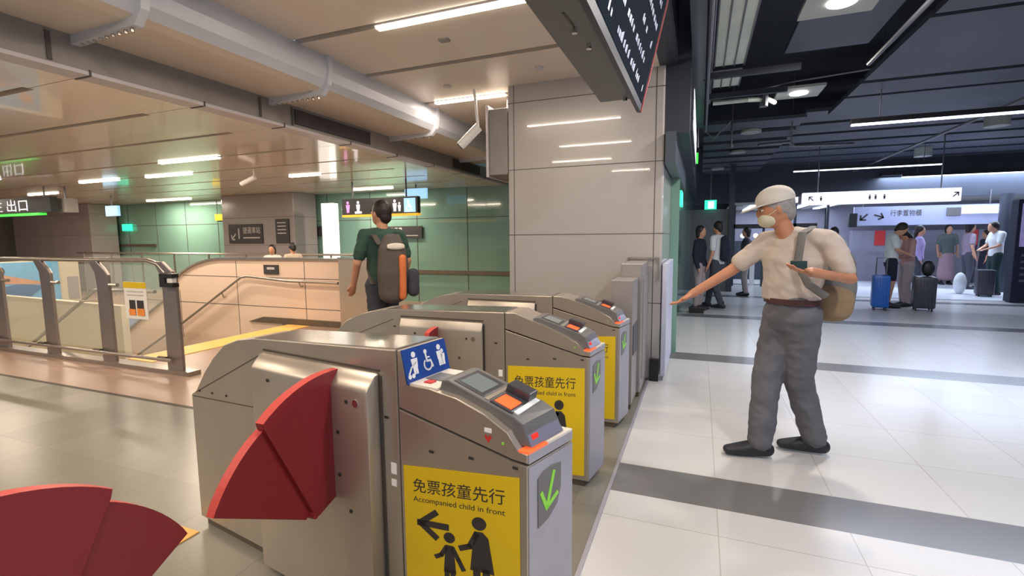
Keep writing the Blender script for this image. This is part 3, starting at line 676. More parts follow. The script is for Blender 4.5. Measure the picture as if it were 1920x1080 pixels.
for a, c in zip(PX, PX[1:]):
    obj('glass_pane', bx(c + .11, a - .15, 3.40, 3.41, 0.17, 1.16), M['glass'], t)
    b = NB(); cyl(b, (c + .10, 3.39, .93), (c + .24, 3.39, .93), 0.02, 8); obj('glass_clamp', b, M['rail'], t)
    b = NB(); cyl(b, (a - .24, 3.36, .15), (a - .12, 3.36, .15), 0.03, 8); obj('lower_clamp', b, M['seam'], t)
t = thing('railing_counter', 'small black box clipped to the last railing post', 'box', (-5.2, 3.35, 1.0))
b = NB(); prism(b, [(-5.25, .94), (-5.05, .94), (-5.05, .98), (-5.17, .98), (-5.17, 1.04), (-5.05, 1.04), (-5.05, 1.08), (-5.25, 1.08)], .07, Vector((0, 3.31, 0)), X1, Z1, Y1); obj('case', b, M['black'], t)
obj('white_insert', bx(-5.16, -5.08, 3.33, 3.375, .985, 1.035), M['white'], t)
t = thing('notice_poster', 'white notice with a yellow header taped to the glass railing', 'poster', (-5.7, 3.39, 0.75))
obj('paper_sheet', bx(-5.98, -5.60, 3.388, 3.396, 0.56, 0.97), M['paper'], t)
obj('yellow_header', bx(-5.98, -5.60, 3.384, 3.388, 0.905, 0.97), M['yellow'], t)
b = NB(); box(b, -5.90, -5.80, 3.384, 3.388, .60, .77); box(b, -5.77, -5.66, 3.384, 3.388, .60, .77); obj('dark_photos', b, M['ink'], t)
b = NB(); box(b, -5.91, -5.80, 3.381, 3.384, .60, .67); box(b, -5.77, -5.65, 3.381, 3.384, .60, .68); obj('orange_photos', b, M['orange'], t)
b = NB()
for k in range(2): box(b, -5.93, -5.66, 3.384, 3.388, .86 - k * .04, .873 - k * .04)
obj('text_line', b, M['symbol_dim'], t)
# steel screen and rail beyond the parapet
t = thing('steel_screen', 'brushed steel screen at the right end of the pink stair wall', 'screen', (-4.9, 6.0, 0))
obj('screen_panel', bx(-5.26, -4.6, 6.0, 6.06, 0.0, 1.12), M['steel'], t)
obj('screen_cap', bx(-5.26, -4.6, 5.98, 6.08, 1.12, 1.14), M['steel_shiny'], t)
t = thing('far_railing', 'thin handrail far behind the stairs in front of the green wall', 'railing', (-12, 8.0, 0))
b = NB(); tube(b, [(-15.8, 7.9, 1.12), (-5.8, 7.9, 1.10)], 0.022, 8); obj('rail_tube', b, M['rail'], t)
for k in range(9):
    b = NB(); cyl(b, (-15.5 + k * 1.2, 7.9, 0), (-15.5 + k * 1.2, 7.9, 1.1), 0.018, 8); obj('baluster', b, M['rail'], t)
for k in range(8): obj('glass_pane', bx(-15.45 + k * 1.2, -14.35 + k * 1.2, 7.895, 7.905, .1, 1.05), M['glass'], t)

# ================================================================ TICKET GATES
def gate(label, loc, rotz, W=0.24, tf=0.98, tb=0.965, sz=0.88, st_l=0.67, st_r=0.695, blue=False, near_box=True, far_box=False, sheet_sign=True, shear=0.04, sEnd=1.88, vs=1.04, group='ticket gates in a row'):
    t = thing('ticket_gate', label, 'ticket gate', loc, rotz, group)
    def Pm(name, pts, y0, y1, m, bev=0.0, sh=True, par=t, smooth=False):
        b = NB(); prism(b, pts, y1 - y0, Vector((0, y0, 0)), X1, Z1, Y1, bev=bev)
        if sh:
            for v in b.verts:
                if v.co.x > -0.12: v.co.x += shear * (v.co.y / W) * min(1, (v.co.x + .12) / .12)
        return obj(name, b, m, par, local=True, smooth=smooth)
    Pm('plinth', [(-.03, 0), (-.03, .05), (-sEnd + .03, .05), (-sEnd + .03, 0)], 0.015, W - .015, M['plinth'])
    Pm('core', [(-.02, .05), (-.02, .74), (-.5, sz - .02), (-.5, tf - .02), (-1.3, tb - .03), (-1.55, .9), (-sEnd + .05, .6), (-sEnd + .05, .05)], 0.006, W - .006, M['seam'])
    Pm('front_cabinet', [(0, .04), (0, .755), (-.05, .759), (-.50, sz - .004), (-.50, .04)], 0, W, M['steel'], bev=.003)
    if blue: top = [(-.50, tf), (-.487, tf), (-.463, .925), (-.365, .93), (-.257, .918), (-.148, .885), (-.069, .845)]
    else: top = [(-.50, tf), (-.44, tf), (-.365, .955), (-.257, .918), (-.148, .875), (-.069, .835)]
    Pm('console_housing', [(0, .763), (-.05, .767), (-.50, sz + .004)] + top + [(-.03, .79), (0.0, .79)], 0, W, M['steel'], bev=.003)
    Pm('rear_cabinet', [(-.507, .04), (-.507, tf), (-1.33, tb), (-1.45, tb - .015), (-1.56, tb - .05), (-1.66, .875), (-1.75, .79), (-1.83, .69), (-sEnd, .67), (-sEnd, .04)], 0, W, M['steel'], bev=.004)
    Pm('top_plate', [(-.51, tf), (-.51, tf + .004), (-1.33, tb + .004), (-1.33, tb)], .008, W - .008, M['steel_top'])
    # seams of the back end and the front base
    for yy, sg in ((0, -1), (W, 1)):
        b = NB(); O_ = Vector((0, yy + .0002 * sg, 0))
        U_ = X1 if sg < 0 else X1
        ribbon(b, [(-1.28, tb - .06), (-1.83, .69)], .004, O_, X1, Z1, .0012 * 1)
        ribbon(b, [(-1.28, .70), (-1.86, .665)], .004, O_, X1, Z1, .0012)
        if sg < 0: obj('panel_seam', b, M['seam'], t, local=True)
        else: b.free()
    yb0 = -0.0
    if near_box:
        dep = .065 if blue else .03; s0, s1 = (.585, 1.26) if blue else (.64, 1.22); zt = .955 if blue else .92
        b = NB()
        prism(b, [(0, zt), (-dep * .35, zt - .004), (-dep * .9, zt - .045), (-dep, zt - .06), (-dep, .045), (0, .045)], s1 - s0, Vector((-s1, 0, 0)), Y1, Z1, X1, bev=.012)
        obj('flap_housing', b, M['steel'], t, local=True, smooth=True)
        b = NB(); box(b, -s0 - .001, -s0 + .008, -.004, 0, .06, zt - .01); box(b, -s1, -s0, -.004, 0, zt + .004, zt + .012)
        obj('housing_gap', b, M['seam'], t, local=True)
        for (s, z) in ((s0 + .1, zt - .10), (s0 + .1, .45), (s0 + .15, zt - .22), (s0 + .15, zt - .38), (s1 - .12, zt - .09)):
            b = NB(); cyl(b, (-s, -dep - .004, z), (-s, -dep, z), 0.007, 8); obj('screw', b, M['dark'], t, local=True)
        b = NB(); cyl(b, (-s0 - .055, -dep - .003, zt - .10), (-s0 - .055, -dep, zt - .10), 0.014, 16); obj('lock', b, M['steel_shiny'], t, local=True)
    if far_box:
        obj('flap_housing', box(NB(), -1.26, -.585, W, W + .04, .045, .95, bev=.01), M['steel'], t, local=True)
    for (s, z) in ((.36, .72), (.20, .735), (.04, .742), (.56, .80), (1.27 if not blue else 1.30, .86)):
        b = NB(); box(b, -s - .009, -s + .009, -.0025, 0, z - .004, z + .004); obj('screw', b, M['dark'], t, local=True)
    for s in (1.69, 1.57, 1.80):
        zz = .70 + (1.8 - s) * .05; b = NB(); cyl(b, (-s, -.0025, zz), (-s, 0, zz), 0.006, 8); obj('screw', b, M['dark'], t, local=True)
    # ---- reader on the sloping console
    U = Vector((0.245, 0, -0.078)).normalized(); N_ = Vector((0.078, 0, 0.245)).normalized(); O_ = Vector((-.325, .03, .9665))
    def onr(name, u0, u1, v0, v1, n0, n1, m, par, bev=0.0):
        b = NB(); prism(b, [(u0, v0), (u1, v0), (u1, v1), (u0, v1)], n1 - n0, O_ + N_ * n0, U, Y1, N_, bev=bev)
        return obj(name, b, m, par, local=True)
    rd = Pm('card_reader', [(-.345, .925), (-.335, .958), (-.31, .962), (-.065, .884), (-.035, .866), (-.012, .80), (-.05, .80), (-.10, .85), (-.148, .86)], .03, W - .03, M['reader'], bev=.004)
    Pm('reader_nose', [(-.062, .868), (-.040, .868), (-.008, .80), (-.045, .80)], .035, W - .035, M['reader_violet'], par=rd)
    onr('display_bezel', .03, .15, .015, .155, -.004, .003, M['reader_dark'], rd, .002)
    onr('display', .045, .135, .03, .13, .003, .0045, M['lcd'], rd)
    onr('grille', .158, .172, .01, .16, -.002, .004, M['steel'], rd)
    pad = onr('card_pad', .18, .262, .008, .165, -.004, .008, M['reader_dark'], rd, .004)
    onr('lit_pad', .19, .252, .018, .085, .008, .010, M['orange_glow'], rd)
    b = NB(); prism(b, [(.175, .11), (.262, .11), (.262, .165), (.175, .165)], .035, O_ + N_ * .0, U, Y1, N_, bev=.004); obj('pad_shield', b, M['reader_dark'], rd, local=True)
    onr('white_lip', .262, .280, .02, .165, -.012, .006, M['white'], rd)
    # shelf before the reader and coin tray at the front
    b = NB(); box(b, -.46, -.34, .012, W - .012, .926, .934); obj('shelf', b, M['white_shelf'], t, local=True)
    if blue:
        b = NB(); box(b, -.42, -.39, .04, .07, .934, .938); obj('red_sticker', b, M['poster_red'], t, local=True)
        b = NB(); box(b, -.445, -.36, .08, .16, .934, .937); obj('dark_window', b, M['reader'], t, local=True)
    Pm('token_tray', [(-.045, .79), (.002, .79), (.002, .797), (-.045, .797)], .10, W - .004, M['white_shelf'])
    Pm('lit_token_slot', [(-.04, .79), (.001, .79), (.001, .796), (-.04, .796)], .006, .10, M['orange_glow'])
    Pm('red_slot', [(-.04, .80), (-.012, .80), (-.018, .83), (-.045, .83)], .05, .08, M['red_glow'], par=t)
    b = NB(); box(b, -.085, -.079, -.003, 0, .805, .812); obj('status_led', b, M['green_led'], t, local=True)
    # ---- front face with arrow display
    fU = Vector((shear, W, 0)).normalized(); fN = Vector((W, -shear, 0)).normalized(); fO = Vector((0, 0, 0)) + fN * .0005
    L = math.hypot(W, shear)
    obj('front_face', prism(NB(), [(.004, .05), (L - .004, .05), (L - .004, .75), (.004, .75)], .003, fO, fU, Z1, fN), M['steel_pale_lit'], t, local=True)  # same steel as the sides; bright floor reflection put into its colour
    obj('front_cap', prism(NB(), [(.004, .762), (L - .004, .762), (L - .004, .79), (.004, .79)], .003, fO, fU, Z1, fN), M['steel_pale_lit'], t, local=True)
    sh = [(.045, .545), (.045, .70), (.075, .715), (.12, .718), (.165, .71), (.163, .63), (.145, .585), (.10, .555)]
    ar = obj('arrow_display', prism(NB(), sh, .003, fO + fN * .003, fU, Z1, fN), M['reader'], t, local=True)
    b = NB()
    for s_ in arrow_pts(.105, .645, .11, R(250)): ribbon(b, s_, .013, fO + fN * .006, fU, Z1, .002)
    obj('green_arrow', b, M['green_led'], ar, local=True)
    # ---- yellow "accompanied child in front" sign
    if sheet_sign:
        A_ = Vector((-.485, -.001, st_l)); U_ = Vector((-.025, -.001, st_r)) - A_; w_ = U_.length; U_.normalize(); V_ = Vector((0, 0, 1)); N2 = Vector((0, -1, 0))
        hgt = min(1.42 * w_, st_l - .045)
        b = NB(); prism(b, [(0, -hgt), (w_, -hgt), (w_, 0), (0, 0)], .002, A_, U_, V_, N2)
        sg = obj('warning_sign', b, M['yellow'], t, local=True)
        so = A_ + N2 * .002; VS = V_ * vs
        def T(s, u, v, size, width):
            me = text_mesh(s, size * w_ * vs, so + U_ * u * w_ - VS * v * w_, U_, V_, off=.0, th=.0004, width=width * w_)
            return me
        obj('sign_lettering', T('免票孩童先行', .49, .195, .145, .80), M['ink'], sg, local=True)
        obj('sign_lettering', T('Accompanied child in front', .49, .32, .072, .80), M['ink'], sg, local=True)
        c = lambda L_: [(u * w_, -v * w_) for u, v in L_]
        b = NB()
        ribbon(b, c([(.14, .545), (.40, .545)]), .06 * w_, so, U_, VS); ribbon(b, c([(.30, .425), (.15, .545), (.30, .665)]), .055 * w_, so, U_, VS)
        obj('arrow_symbol', b, M['ink'], sg, local=True)
        b = NB()
        prism(b, [(p[0], p[1]) for p in disc2((.68 * w_, -.455 * w_), .06 * w_, 20)], .0015, so, U_, VS, N2)
        prism(b, c([(.64, .53), (.71, .53), (.755, .58), (.80, .90), (.60, .90), (.625, .66)]), .0015, so, U_, VS, N2)
        ribbon(b, c([(.655, .56), (.60, .68), (.52, .715)]), .05 * w_, so, U_, VS)
        ribbon(b, c([(.655, .88), (.655, 1.28)]), .06 * w_, so, U_, VS); ribbon(b, c([(.735, .88), (.735, 1.28)]), .06 * w_, so, U_, VS)
        obj('adult_symbol', b, M['ink'], sg, local=True)
        b = NB()
        prism(b, [(p[0], p[1]) for p in disc2((.42 * w_, -.64 * w_), .05 * w_, 20)], .0015, so, U_, VS, N2)
        prism(b, c([(.385, .715), (.455, .715), (.475, .98), (.365, .98)]), .0015, so, U_, VS, N2)
        ribbon(b, c([(.39, .74), (.345, .82), (.295, .85)]), .04 * w_, so, U_, VS); ribbon(b, c([(.45, .74), (.50, .84), (.54, .92)]), .04 * w_, so, U_, VS)
        ribbon(b, c([(.395, .96), (.38, 1.28)]), .045 * w_, so, U_, VS); ribbon(b, c([(.445, .96), (.46, 1.28)]), .045 * w_, so, U_, VS)
        obj('child_symbol', b, M['ink'], sg, local=True)
        b = NB(); box(b, -.545, -.52, -.002, 0, .60, .64); box(b, -.545, -.522, -.002, 0, .555, .58)
        obj('small_label', b, M['white'], t, local=True)
    if blue:
        fo2 = Vector((-.461, 0.003, .93)); fv = Vector((-.487, 0.003, tf)) - fo2; hh = fv.length; fv.normalize()
        fn = Y1.cross(fv).normalized()
        bs = obj('accessibility_sign', prism(NB(), [(0, 0), (W - .006, 0), (W - .006, hh), (0, hh)], .004, fo2, Y1, fv, fn), M['blue_sign'], t, local=True)
        oo = fo2 + fn * .004; b = NB()
        wheelchair_pic(b, .115, .025, .075, oo, Y1, fv, .001); obj('wheelchair_symbol', b, M['white'], bs, local=True); b = NB(); person_pic(b, .185, .025, .08, oo, Y1, fv, .001); person_pic(b, .20, .025, .06, oo, Y1, fv, .001)
        obj('elderly_symbol', b, M['white'], bs, local=True); b = NB(); person_pic(b, .05, .025, .08, oo, Y1, fv, .001)
        ribbon(b, [(.055, .065), (.03, .05), (.015, .03)], .006, oo, Y1, fv, .001); prism(b, disc2((.016, .022), .008, 10), .001, oo, Y1, fv); prism(b, disc2((.034, .022), .008, 10), .001, oo, Y1, fv)
        obj('stroller_symbol', b, M['white'], bs, local=True)
        b = NB(); box(b, -.148, -.122, -.0015, 0, .832, .846); obj('small_label', b, M['white'], t, local=True)
        b = NB(); prism(b, [(-.138, .815), (-.128, .825), (-.122, .818), (-.135, .800), (-.148, .818), (-.143, .825)], .0015, Vector((0, 0, 0)), X1, Z1, -Y1)
        obj('heart_sticker', b, M['poster_red'], t, local=True)
    return t

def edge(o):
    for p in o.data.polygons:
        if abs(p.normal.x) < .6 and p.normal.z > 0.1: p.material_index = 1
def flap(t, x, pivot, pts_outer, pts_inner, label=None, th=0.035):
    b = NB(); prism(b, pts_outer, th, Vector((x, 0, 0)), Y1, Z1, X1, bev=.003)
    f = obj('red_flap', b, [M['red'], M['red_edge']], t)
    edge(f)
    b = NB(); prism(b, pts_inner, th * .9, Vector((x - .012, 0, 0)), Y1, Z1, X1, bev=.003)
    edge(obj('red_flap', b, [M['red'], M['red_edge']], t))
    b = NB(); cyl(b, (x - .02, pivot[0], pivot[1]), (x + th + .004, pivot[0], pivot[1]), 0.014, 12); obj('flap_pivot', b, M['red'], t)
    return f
def arc(c, p0, p1, n=10):
    a0 = math.atan2(p0[1] - c[1], p0[0] - c[0]); a1 = math.atan2(p1[1] - c[1], p1[0] - c[0])
    r0 = math.hypot(p0[0] - c[0], p0[1] - c[1]); r1 = math.hypot(p1[0] - c[0], p1[1] - c[1])
    return [(c[0] + (r0 + (r1 - r0) * k / n) * math.cos(a0 + (a1 - a0) * k / n), c[1] + (r0 + (r1 - r0) * k / n) * math.sin(a0 + (a1 - a0) * k / n)) for k in range(n + 1)]

g1 = gate('nearest steel ticket gate, with the blue accessibility sign on its top', (-.45, 1.26, 0), R(-9.2), W=.235, tf=1.045, tb=1.0, sz=.843, st_l=.645, st_r=.715, blue=True, vs=.78)
pv = (1.215, .47)
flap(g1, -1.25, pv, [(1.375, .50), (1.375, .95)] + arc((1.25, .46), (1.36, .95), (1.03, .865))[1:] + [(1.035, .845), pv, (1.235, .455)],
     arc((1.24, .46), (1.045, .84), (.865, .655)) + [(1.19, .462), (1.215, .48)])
g2 = gate('second ticket gate, with a yellow sign half hidden by the reader of the nearest gate', (-.55, 2.57, 0), 0, tf=.985, tb=.965, sz=.885)
g3 = gate('third ticket gate, farthest of the three, only a strip of its yellow sign showing', (-.53, 3.49, 0), 0, tf=.975, tb=.965, sz=.885)
pv2 = (2.42, .45)
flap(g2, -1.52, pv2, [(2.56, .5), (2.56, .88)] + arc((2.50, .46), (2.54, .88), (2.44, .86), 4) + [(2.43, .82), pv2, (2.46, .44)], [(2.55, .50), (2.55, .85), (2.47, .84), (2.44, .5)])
g0 = gate('ticket gate outside the photo whose red flap shows at lower left', (-.50, -.005, 0), 0, near_box=False, far_box=True, sheet_sign=False)
pv0 = (.445, .47)
mir = lambda L_: [(1.66 - y, z) for y, z in L_]
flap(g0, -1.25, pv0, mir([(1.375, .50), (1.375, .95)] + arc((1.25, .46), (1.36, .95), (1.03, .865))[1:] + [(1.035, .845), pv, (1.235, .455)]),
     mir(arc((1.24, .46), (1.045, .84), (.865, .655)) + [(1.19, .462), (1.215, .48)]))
for g_, nm in ((g1, 0), (g0, 1)): pass
# tall stainless cabinets at the end of the row
t = thing('gate_cabinet', 'short tall stainless cabinet behind the third ticket gate', 'cabinet', (-.58, 4.0, 0))
obj('cabinet_body', bx(-.665, -.49, 3.92, 4.25, 0.04, 1.07, bev=.004), M['steel_dark'], t)
obj('plinth', bx(-.655, -.50, 3.93, 4.24, 0, .04), M['plinth'], t)
obj('side_screen', bx(-.49, -.484, 3.95, 4.22, .45, .70), M['reader_dark'], t)
t = thing('gate_cabinet', 'tallest stainless cabinet standing against the huge pillar', 'cabinet', (-.5, 4.5, 0))
obj('cabinet_body', bx(-.64, -.46, 4.27, 4.8, 0.04, 1.19, bev=.01), M['steel_dark'], t)
obj('plinth', bx(-.63, -.47, 4.28, 4.79, 0, .04), M['plinth'], t)
obj('frame_hoop', prism(NB(), [(-.66, 1.0), (-.66, 1.22), (-.36, 1.22), (-.36, 1.0), (-.375, 1.0), (-.375, 1.205), (-.645, 1.205), (-.645, 1.0)], .03, Vector((0, 4.80, 0)), X1, Z1, Y1), M['rail'], t)
obj('side_panel', bx(-.46, -.452, 4.35, 4.7, .15, 1.05), M['steel_dark'], t)
t = thing('end_panel', 'pale lilac panel with a black foot at the right edge of the huge pillar', 'panel', (-.28, 4.9, 0))
obj('panel_sheet', bx(-.332, -.285, 4.84, 5.9, .05, 1.16, bev=.004), M['white_counter'], t)
single('corner_guard', bx(-.43, -.345, 4.80, 4.848, 0, .22), M['black'], 'black foot guard at the right corner of the huge pillar', 'guard')

# ================================================================ FIGURES
def loft(bm, rings, n=20, side=None):
    """rings: (centre, a(side half width), b(depth half width)); closed with domed caps"""
    cs = [Vector(r[0]) for r in rings]; vs = []
    for i, r in enumerate(rings):
        d = (cs[min(i + 1, len(cs) - 1)] - cs[max(i - 1, 0)]).normalized()
        s = Vector(side) if side is not None else d.cross(Vector((0.3, 0.2, 1)))
        s = (s - d * s.dot(d)).normalized(); t_ = d.cross(s)
        vs.append((cs[i], s, t_, d, r[1], r[2]))
    full = []
    c, s, t_, d, a, b = vs[0]; h = min(a, b)
    for k in (80, 55, 28): full.append((c - d * h * math.sin(R(k)), s, t_, a * math.cos(R(k)), b * math.cos(R(k))))
    for c, s, t_, d, a, b in vs: full.append((c, s, t_, a, b))
    c, s, t_, d, a, b = vs[-1]; h = min(a, b)
    for k in (28, 55, 80): full.append((c + d * h * math.sin(R(k)), s, t_, a * math.cos(R(k)), b * math.cos(R(k))))
    rg = [[bm.verts.new(c + s * (a * math.cos(2 * PI * k / n)) + t_ * (b * math.sin(2 * PI * k / n))) for k in range(n)] for c, s, t_, a, b in full]
    for p, q in zip(rg, rg[1:]):
        for k in range(n): bm.faces.new((p[k], p[(k + 1) % n], q[(k + 1) % n], q[k]))
    bm.faces.new(list(reversed(rg[0]))); bm.faces.new(rg[-1])
    return bm
def caps(bm, pts, rs, n=14):
    d = (Vector(pts[-1]) - Vector(pts[0])).normalized()
    side = Y1 if abs(d.y) < .6 else (X1 if abs(d.x) < .6 else Z1)
    return loft(bm, [(p, r, r) for p, r in zip(pts, rs)], n, side)
def ball(bm, c, rx, ry, rz, rot=None, n=16):
    r = bmesh.ops.create_uvsphere(bm, u_segments=n, v_segments=n // 2 + 2, radius=1.0)
    for v in r['verts']:
        p = Vector((v.co.x * rx, v.co.y * ry, v.co.z * rz))
        if rot is not None: p = rot @ p
        v.co = p + Vector(c)
    return bm
def fuse(name, bm, vox, smooth=3):
    me = bpy.data.meshes.new(name); bm.to_mesh(me); bm.free()
    o = bpy.data.objects.new('tmp', me); C.objects.link(o)
    m = o.modifiers.new('r', 'REMESH'); m.mode = 'VOXEL'; m.voxel_size = vox; m.use_smooth_shade = True
    if smooth: s = o.modifiers.new('s', 'SMOOTH'); s.factor = 0.5; s.iterations = smooth
    dg = bpy.context.evaluated_depsgraph_get(); dg.update()
    out = bpy.data.meshes.new_from_object(o.evaluated_get(dg)); bpy.data.objects.remove(o); bpy.data.meshes.remove(me)
    for p in out.polygons: p.use_smooth = True
    return out

from mathutils import noise as MN
def crease(me, amp):
    ns = [v.normal.copy() for v in me.vertices]
    for v, n_ in zip(me.vertices, ns):
        p = v.co; q = Vector((p.x * 9 + p.z * 5, p.y * 9, p.z * 13 - p.x * 6))
        v.co = p + n_ * amp * (MN.noise(q) + .5 * MN.noise(q * 2.3))
def person(label, loc, heading, H=1.7, top='white_cloth', legs='charcoal', sleeve='short', legwear='trousers', hair='short', skin='skin', shoes='shoe', pose=None, vox=0.014, female=False, head_turn=0.0, head_down=0.0, cap=None, group=None, extra=None, under=0.0, bag=0.0, tw=1.0, tuck=False):
    """figure facing +x locally, y to its left"""
    t = thing('person', label, 'person', loc, heading, group)
    k = H / 1.72
    J = dict(pel=(0, 0, .94), waist=(0, 0, 1.08), chest=(.01, 0, 1.27), neck=(0, 0, 1.46), head=(.015, 0, 1.60),
             lsh=(0, .17, 1.39), rsh=(0, -.17, 1.39), lel=(-.02, .225, 1.12), rel=(-.02, -.225, 1.12), lwr=(.06, .22, .87), rwr=(.06, -.22, .87),
             lhip=(0, .085, .92), rhip=(0, -.085, .92), lkn=(.03, .09, .50), rkn=(.03, -.09, .50), lan=(-.02, .095, .09), ran=(-.02, -.095, .09), lft=0.0, rft=0.0)
    if pose: J.update(pose)
    if female: J['lsh'] = (J['lsh'][0], J['lsh'][1] * .9, J['lsh'][2]); J['rsh'] = (J['rsh'][0], J['rsh'][1] * .9, J['rsh'][2])
    V_ = lambda n: Vector(J[n]) * k
    def torso(bm, g=0.0, z0=None):
        shd = (V_('lsh') - V_('rsh')).normalized()
        rings = [(V_('pel') - Z1 * .04 * k, .15 * k * tw + g, .105 * k + g), (V_('waist'), .135 * k * tw + g, .10 * k * tw + g), (V_('chest'), .155 * k * tw + g, .11 * k + g),
                 ((V_('lsh') + V_('rsh')) / 2 - Z1 * .03 * k, .145 * k + g, .09 * k + g)]
        loft(bm, rings, 24, shd)
        loft(bm, [(V_('rsh'), .055 * k + g, .055 * k + g), ((V_('lsh') + V_('rsh')) / 2 + Z1 * .015 * k, .06 * k + g, .06 * k + g), (V_('lsh'), .055 * k + g, .055 * k + g)], 16)
    def arm(bm, sd, g=0.0, to=1.0):
        a, b_, c = V_(sd + 'sh'), V_(sd + 'el'), V_(sd + 'wr')
        if to <= 1.0: caps(bm, [a, a.lerp(b_, to)], [.055 * k + g, .046 * k + g])
        else: caps(bm, [a, b_, b_.lerp(c, to - 1)], [.055 * k + g, .042 * k + g, .033 * k + g])
    def hand(bm, sd):
        b_, c = V_(sd + 'el'), V_(sd + 'wr'); d = (c - b_).normalized(); s = d.cross(Y1 if abs(d.y) < .8 else Z1).normalized(); q = d.cross(s).normalized()
        palm = c + d * .05 * k; loft(bm, [(c, .022 * k, .028 * k), (palm, .018 * k, .038 * k), (c + d * .085 * k, .014 * k, .036 * k)], 12, s)
        for i, (o_, ln) in enumerate(((-.028, .062), (-.010, .075), (.009, .070), (.027, .055))):
            p0 = c + d * .085 * k + q * o_ * k; p1 = p0 + d * ln * .55 * k + s * .004; p2 = p0 + d * ln * k + s * .018 * k
            caps(bm, [p0, p1, p2], [.0095 * k, .009 * k, .008 * k], 8)
        p0 = c + d * .02 * k - q * .03 * k; caps(bm, [p0, p0 + d * .03 * k - q * .02 * k, p0 + d * .06 * k - q * .022 * k + s * .01], [.012 * k, .011 * k, .009 * k], 8)
    def leg(bm, sd, g=0.0, frac=1.0):
        a, b_, c = V_(sd + 'hip'), V_(sd + 'kn'), V_(sd + 'an')
        if frac <= 1.0: caps(bm, [a, a.lerp(b_, frac)], [.085 * k + g, (.085 - .027 * frac) * k + g])
        else: caps(bm, [a, b_, b_.lerp(c, frac - 1)], [.085 * k + g, .058 * k + g, .045 * k + g])
    Rt = Matrix.Rotation(head_turn, 3, 'Z') @ Matrix.Rotation(head_down, 3, 'Y')
    hc = V_('head')
    def hp(x, y, z): return hc + Rt @ (Vector((x, y, z)) * k)
    # body
    b = NB(); torso(b, -0.022 if tuck else -0.004)
    for sd in 'lr':
        arm(b, sd, -0.004, 2.0); hand(b, sd); leg(b, sd, -0.006, 2.0)
        c = V_(sd + 'an'); caps(b, [c, c + Vector((.08 * k, 0, -.055 * k))], [.034 * k, .018 * k])
    caps(b, [V_('neck') - Z1 * .04 * k, hp(-.015, 0, -.07)], [.055 * k, .05 * k])
    ball(b, hc, .098 * k, .076 * k, .115 * k, Rt); ball(b, hp(.035, 0, -.06), .06 * k, .052 * k, .055 * k, Rt)
    if vox < .016:
        ball(b, hp(.098, 0, -.012), .018 * k, .012 * k, .026 * k, Rt, 10); ball(b, hp(0, .076, -.005), .018 * k, .010 * k, .03 * k, Rt, 10); ball(b, hp(0, -.076, -.005), .018 * k, .010 * k, .03 * k, Rt, 10)
        ball(b, hp(.088, 0, -.062), .012 * k, .026 * k, .007 * k, Rt, 10)
    obj('body', fuse('body', b, vox), M[skin], t, local=True)
    if vox < .016:
        for s_ in (-1, 1):
            b = NB(); ball(b, hp(.083, .032 * s_, .008), .010 * k, .014 * k, .007 * k, Rt, 10); e = obj('eye', b, M['white'], t, local=True, smooth=True)
            b = NB(); ball(b, hp(.091, .032 * s_, .008), .0045 * k, .006 * k, .006 * k, Rt, 8); obj('iris', b, M['black'], e, local=True, smooth=True)
            b = NB(); ball(b, hp(.086, .032 * s_, .03), .008 * k, .02 * k, .005 * k, Rt, 10); obj('eyebrow', b, M['hair'], t, local=True, smooth=True)
    # hair
    b = NB(); hm = 'hair_grey' if cap else 'hair'
    ball(b, hp(-.018, 0, .025), .100 * k, .086 * k, .108 * k, Rt)
    if hair == 'long':
        loft(b, [(hp(-.05, 0, .03), .08 * k, .06 * k), (hp(-.085, 0, -.08), .085 * k, .045 * k), (hp(-.09, 0, -.22), .07 * k, .03 * k)], 16, Rt @ Y1)
    elif hair == 'bob': loft(b, [(hp(-.04, 0, .0), .09 * k, .07 * k), (hp(-.05, 0, -.09), .085 * k, .05 * k)], 16, Rt @ Y1)
    else: ball(b, hp(-.06, 0, -.03), .05 * k, .066 * k, .07 * k, Rt)
    me = fuse('hair', b, max(.008, vox * .8), 2)
    # keep the face free
    bm = bmesh.new(); bm.from_mesh(me)
    for v in bm.verts:
        q = Rt.inverted() @ (v.co - hc) / k
        lim = .058 + max(0, q.z - .03) * .5
        if q.x > lim and q.z < .07: v.co = hc + Rt @ (Vector((lim - .02, q.y * .86, q.z)) * k)
    bm.to_mesh(me); bm.free()
    obj('hair', me, M[hm], t, local=True)
    # clothes
    cv = max(.010, vox)
    b = NB(); torso(b, .012)
    for sd in 'lr': arm(b, sd, .014 if sleeve == 'short' else .010, .72 if sleeve == 'short' else 1.95)
    if legwear == 'skirt' or under: loft(b, [(V_('waist'), .15 * k, .115 * k), (V_('pel') - Z1 * .06 * k, .165 * k, .125 * k)], 20, Y1)
    me = fuse('shirt', b, cv)
    if vox < .012: crease(me, .009)
    if tuck:
        zc = V_('pel').z + .045
        for v in me.vertices:
            if v.co.z < zc: v.co = Vector((V_('pel').x + (v.co.x - V_('pel').x) * .8, V_('pel').y + (v.co.y - V_('pel').y) * .8, zc - .002))
    obj('shirt', me, M[top], t, local=True)
    b = NB()
    loft(b, [(V_('pel') + Z1 * .03 * k, .145 * k * tw, .108 * k + bag), (V_('pel') - Z1 * .07 * k, .16 * k * tw, .118 * k + bag)], 20, (V_('lhip') - V_('rhip')).normalized())
    if legwear == 'skirt':
        kz = (V_('lkn') + V_('rkn')) / 2
        loft(b, [(V_('pel'), .155 * k, .12 * k), (kz - Z1 * .22 * k, .21 * k, .17 * k)], 24, Y1)
    else:
        for sd in 'lr': leg(b, sd, .014 + bag, .8 if legwear == 'shorts' else 1.97)
    me = fuse('legwear', b, cv)
    if vox < .012: crease(me, .009)
    obj({'skirt': 'skirt', 'shorts': 'shorts'}.get(legwear, 'trousers'), me, M[legs], t, local=True)
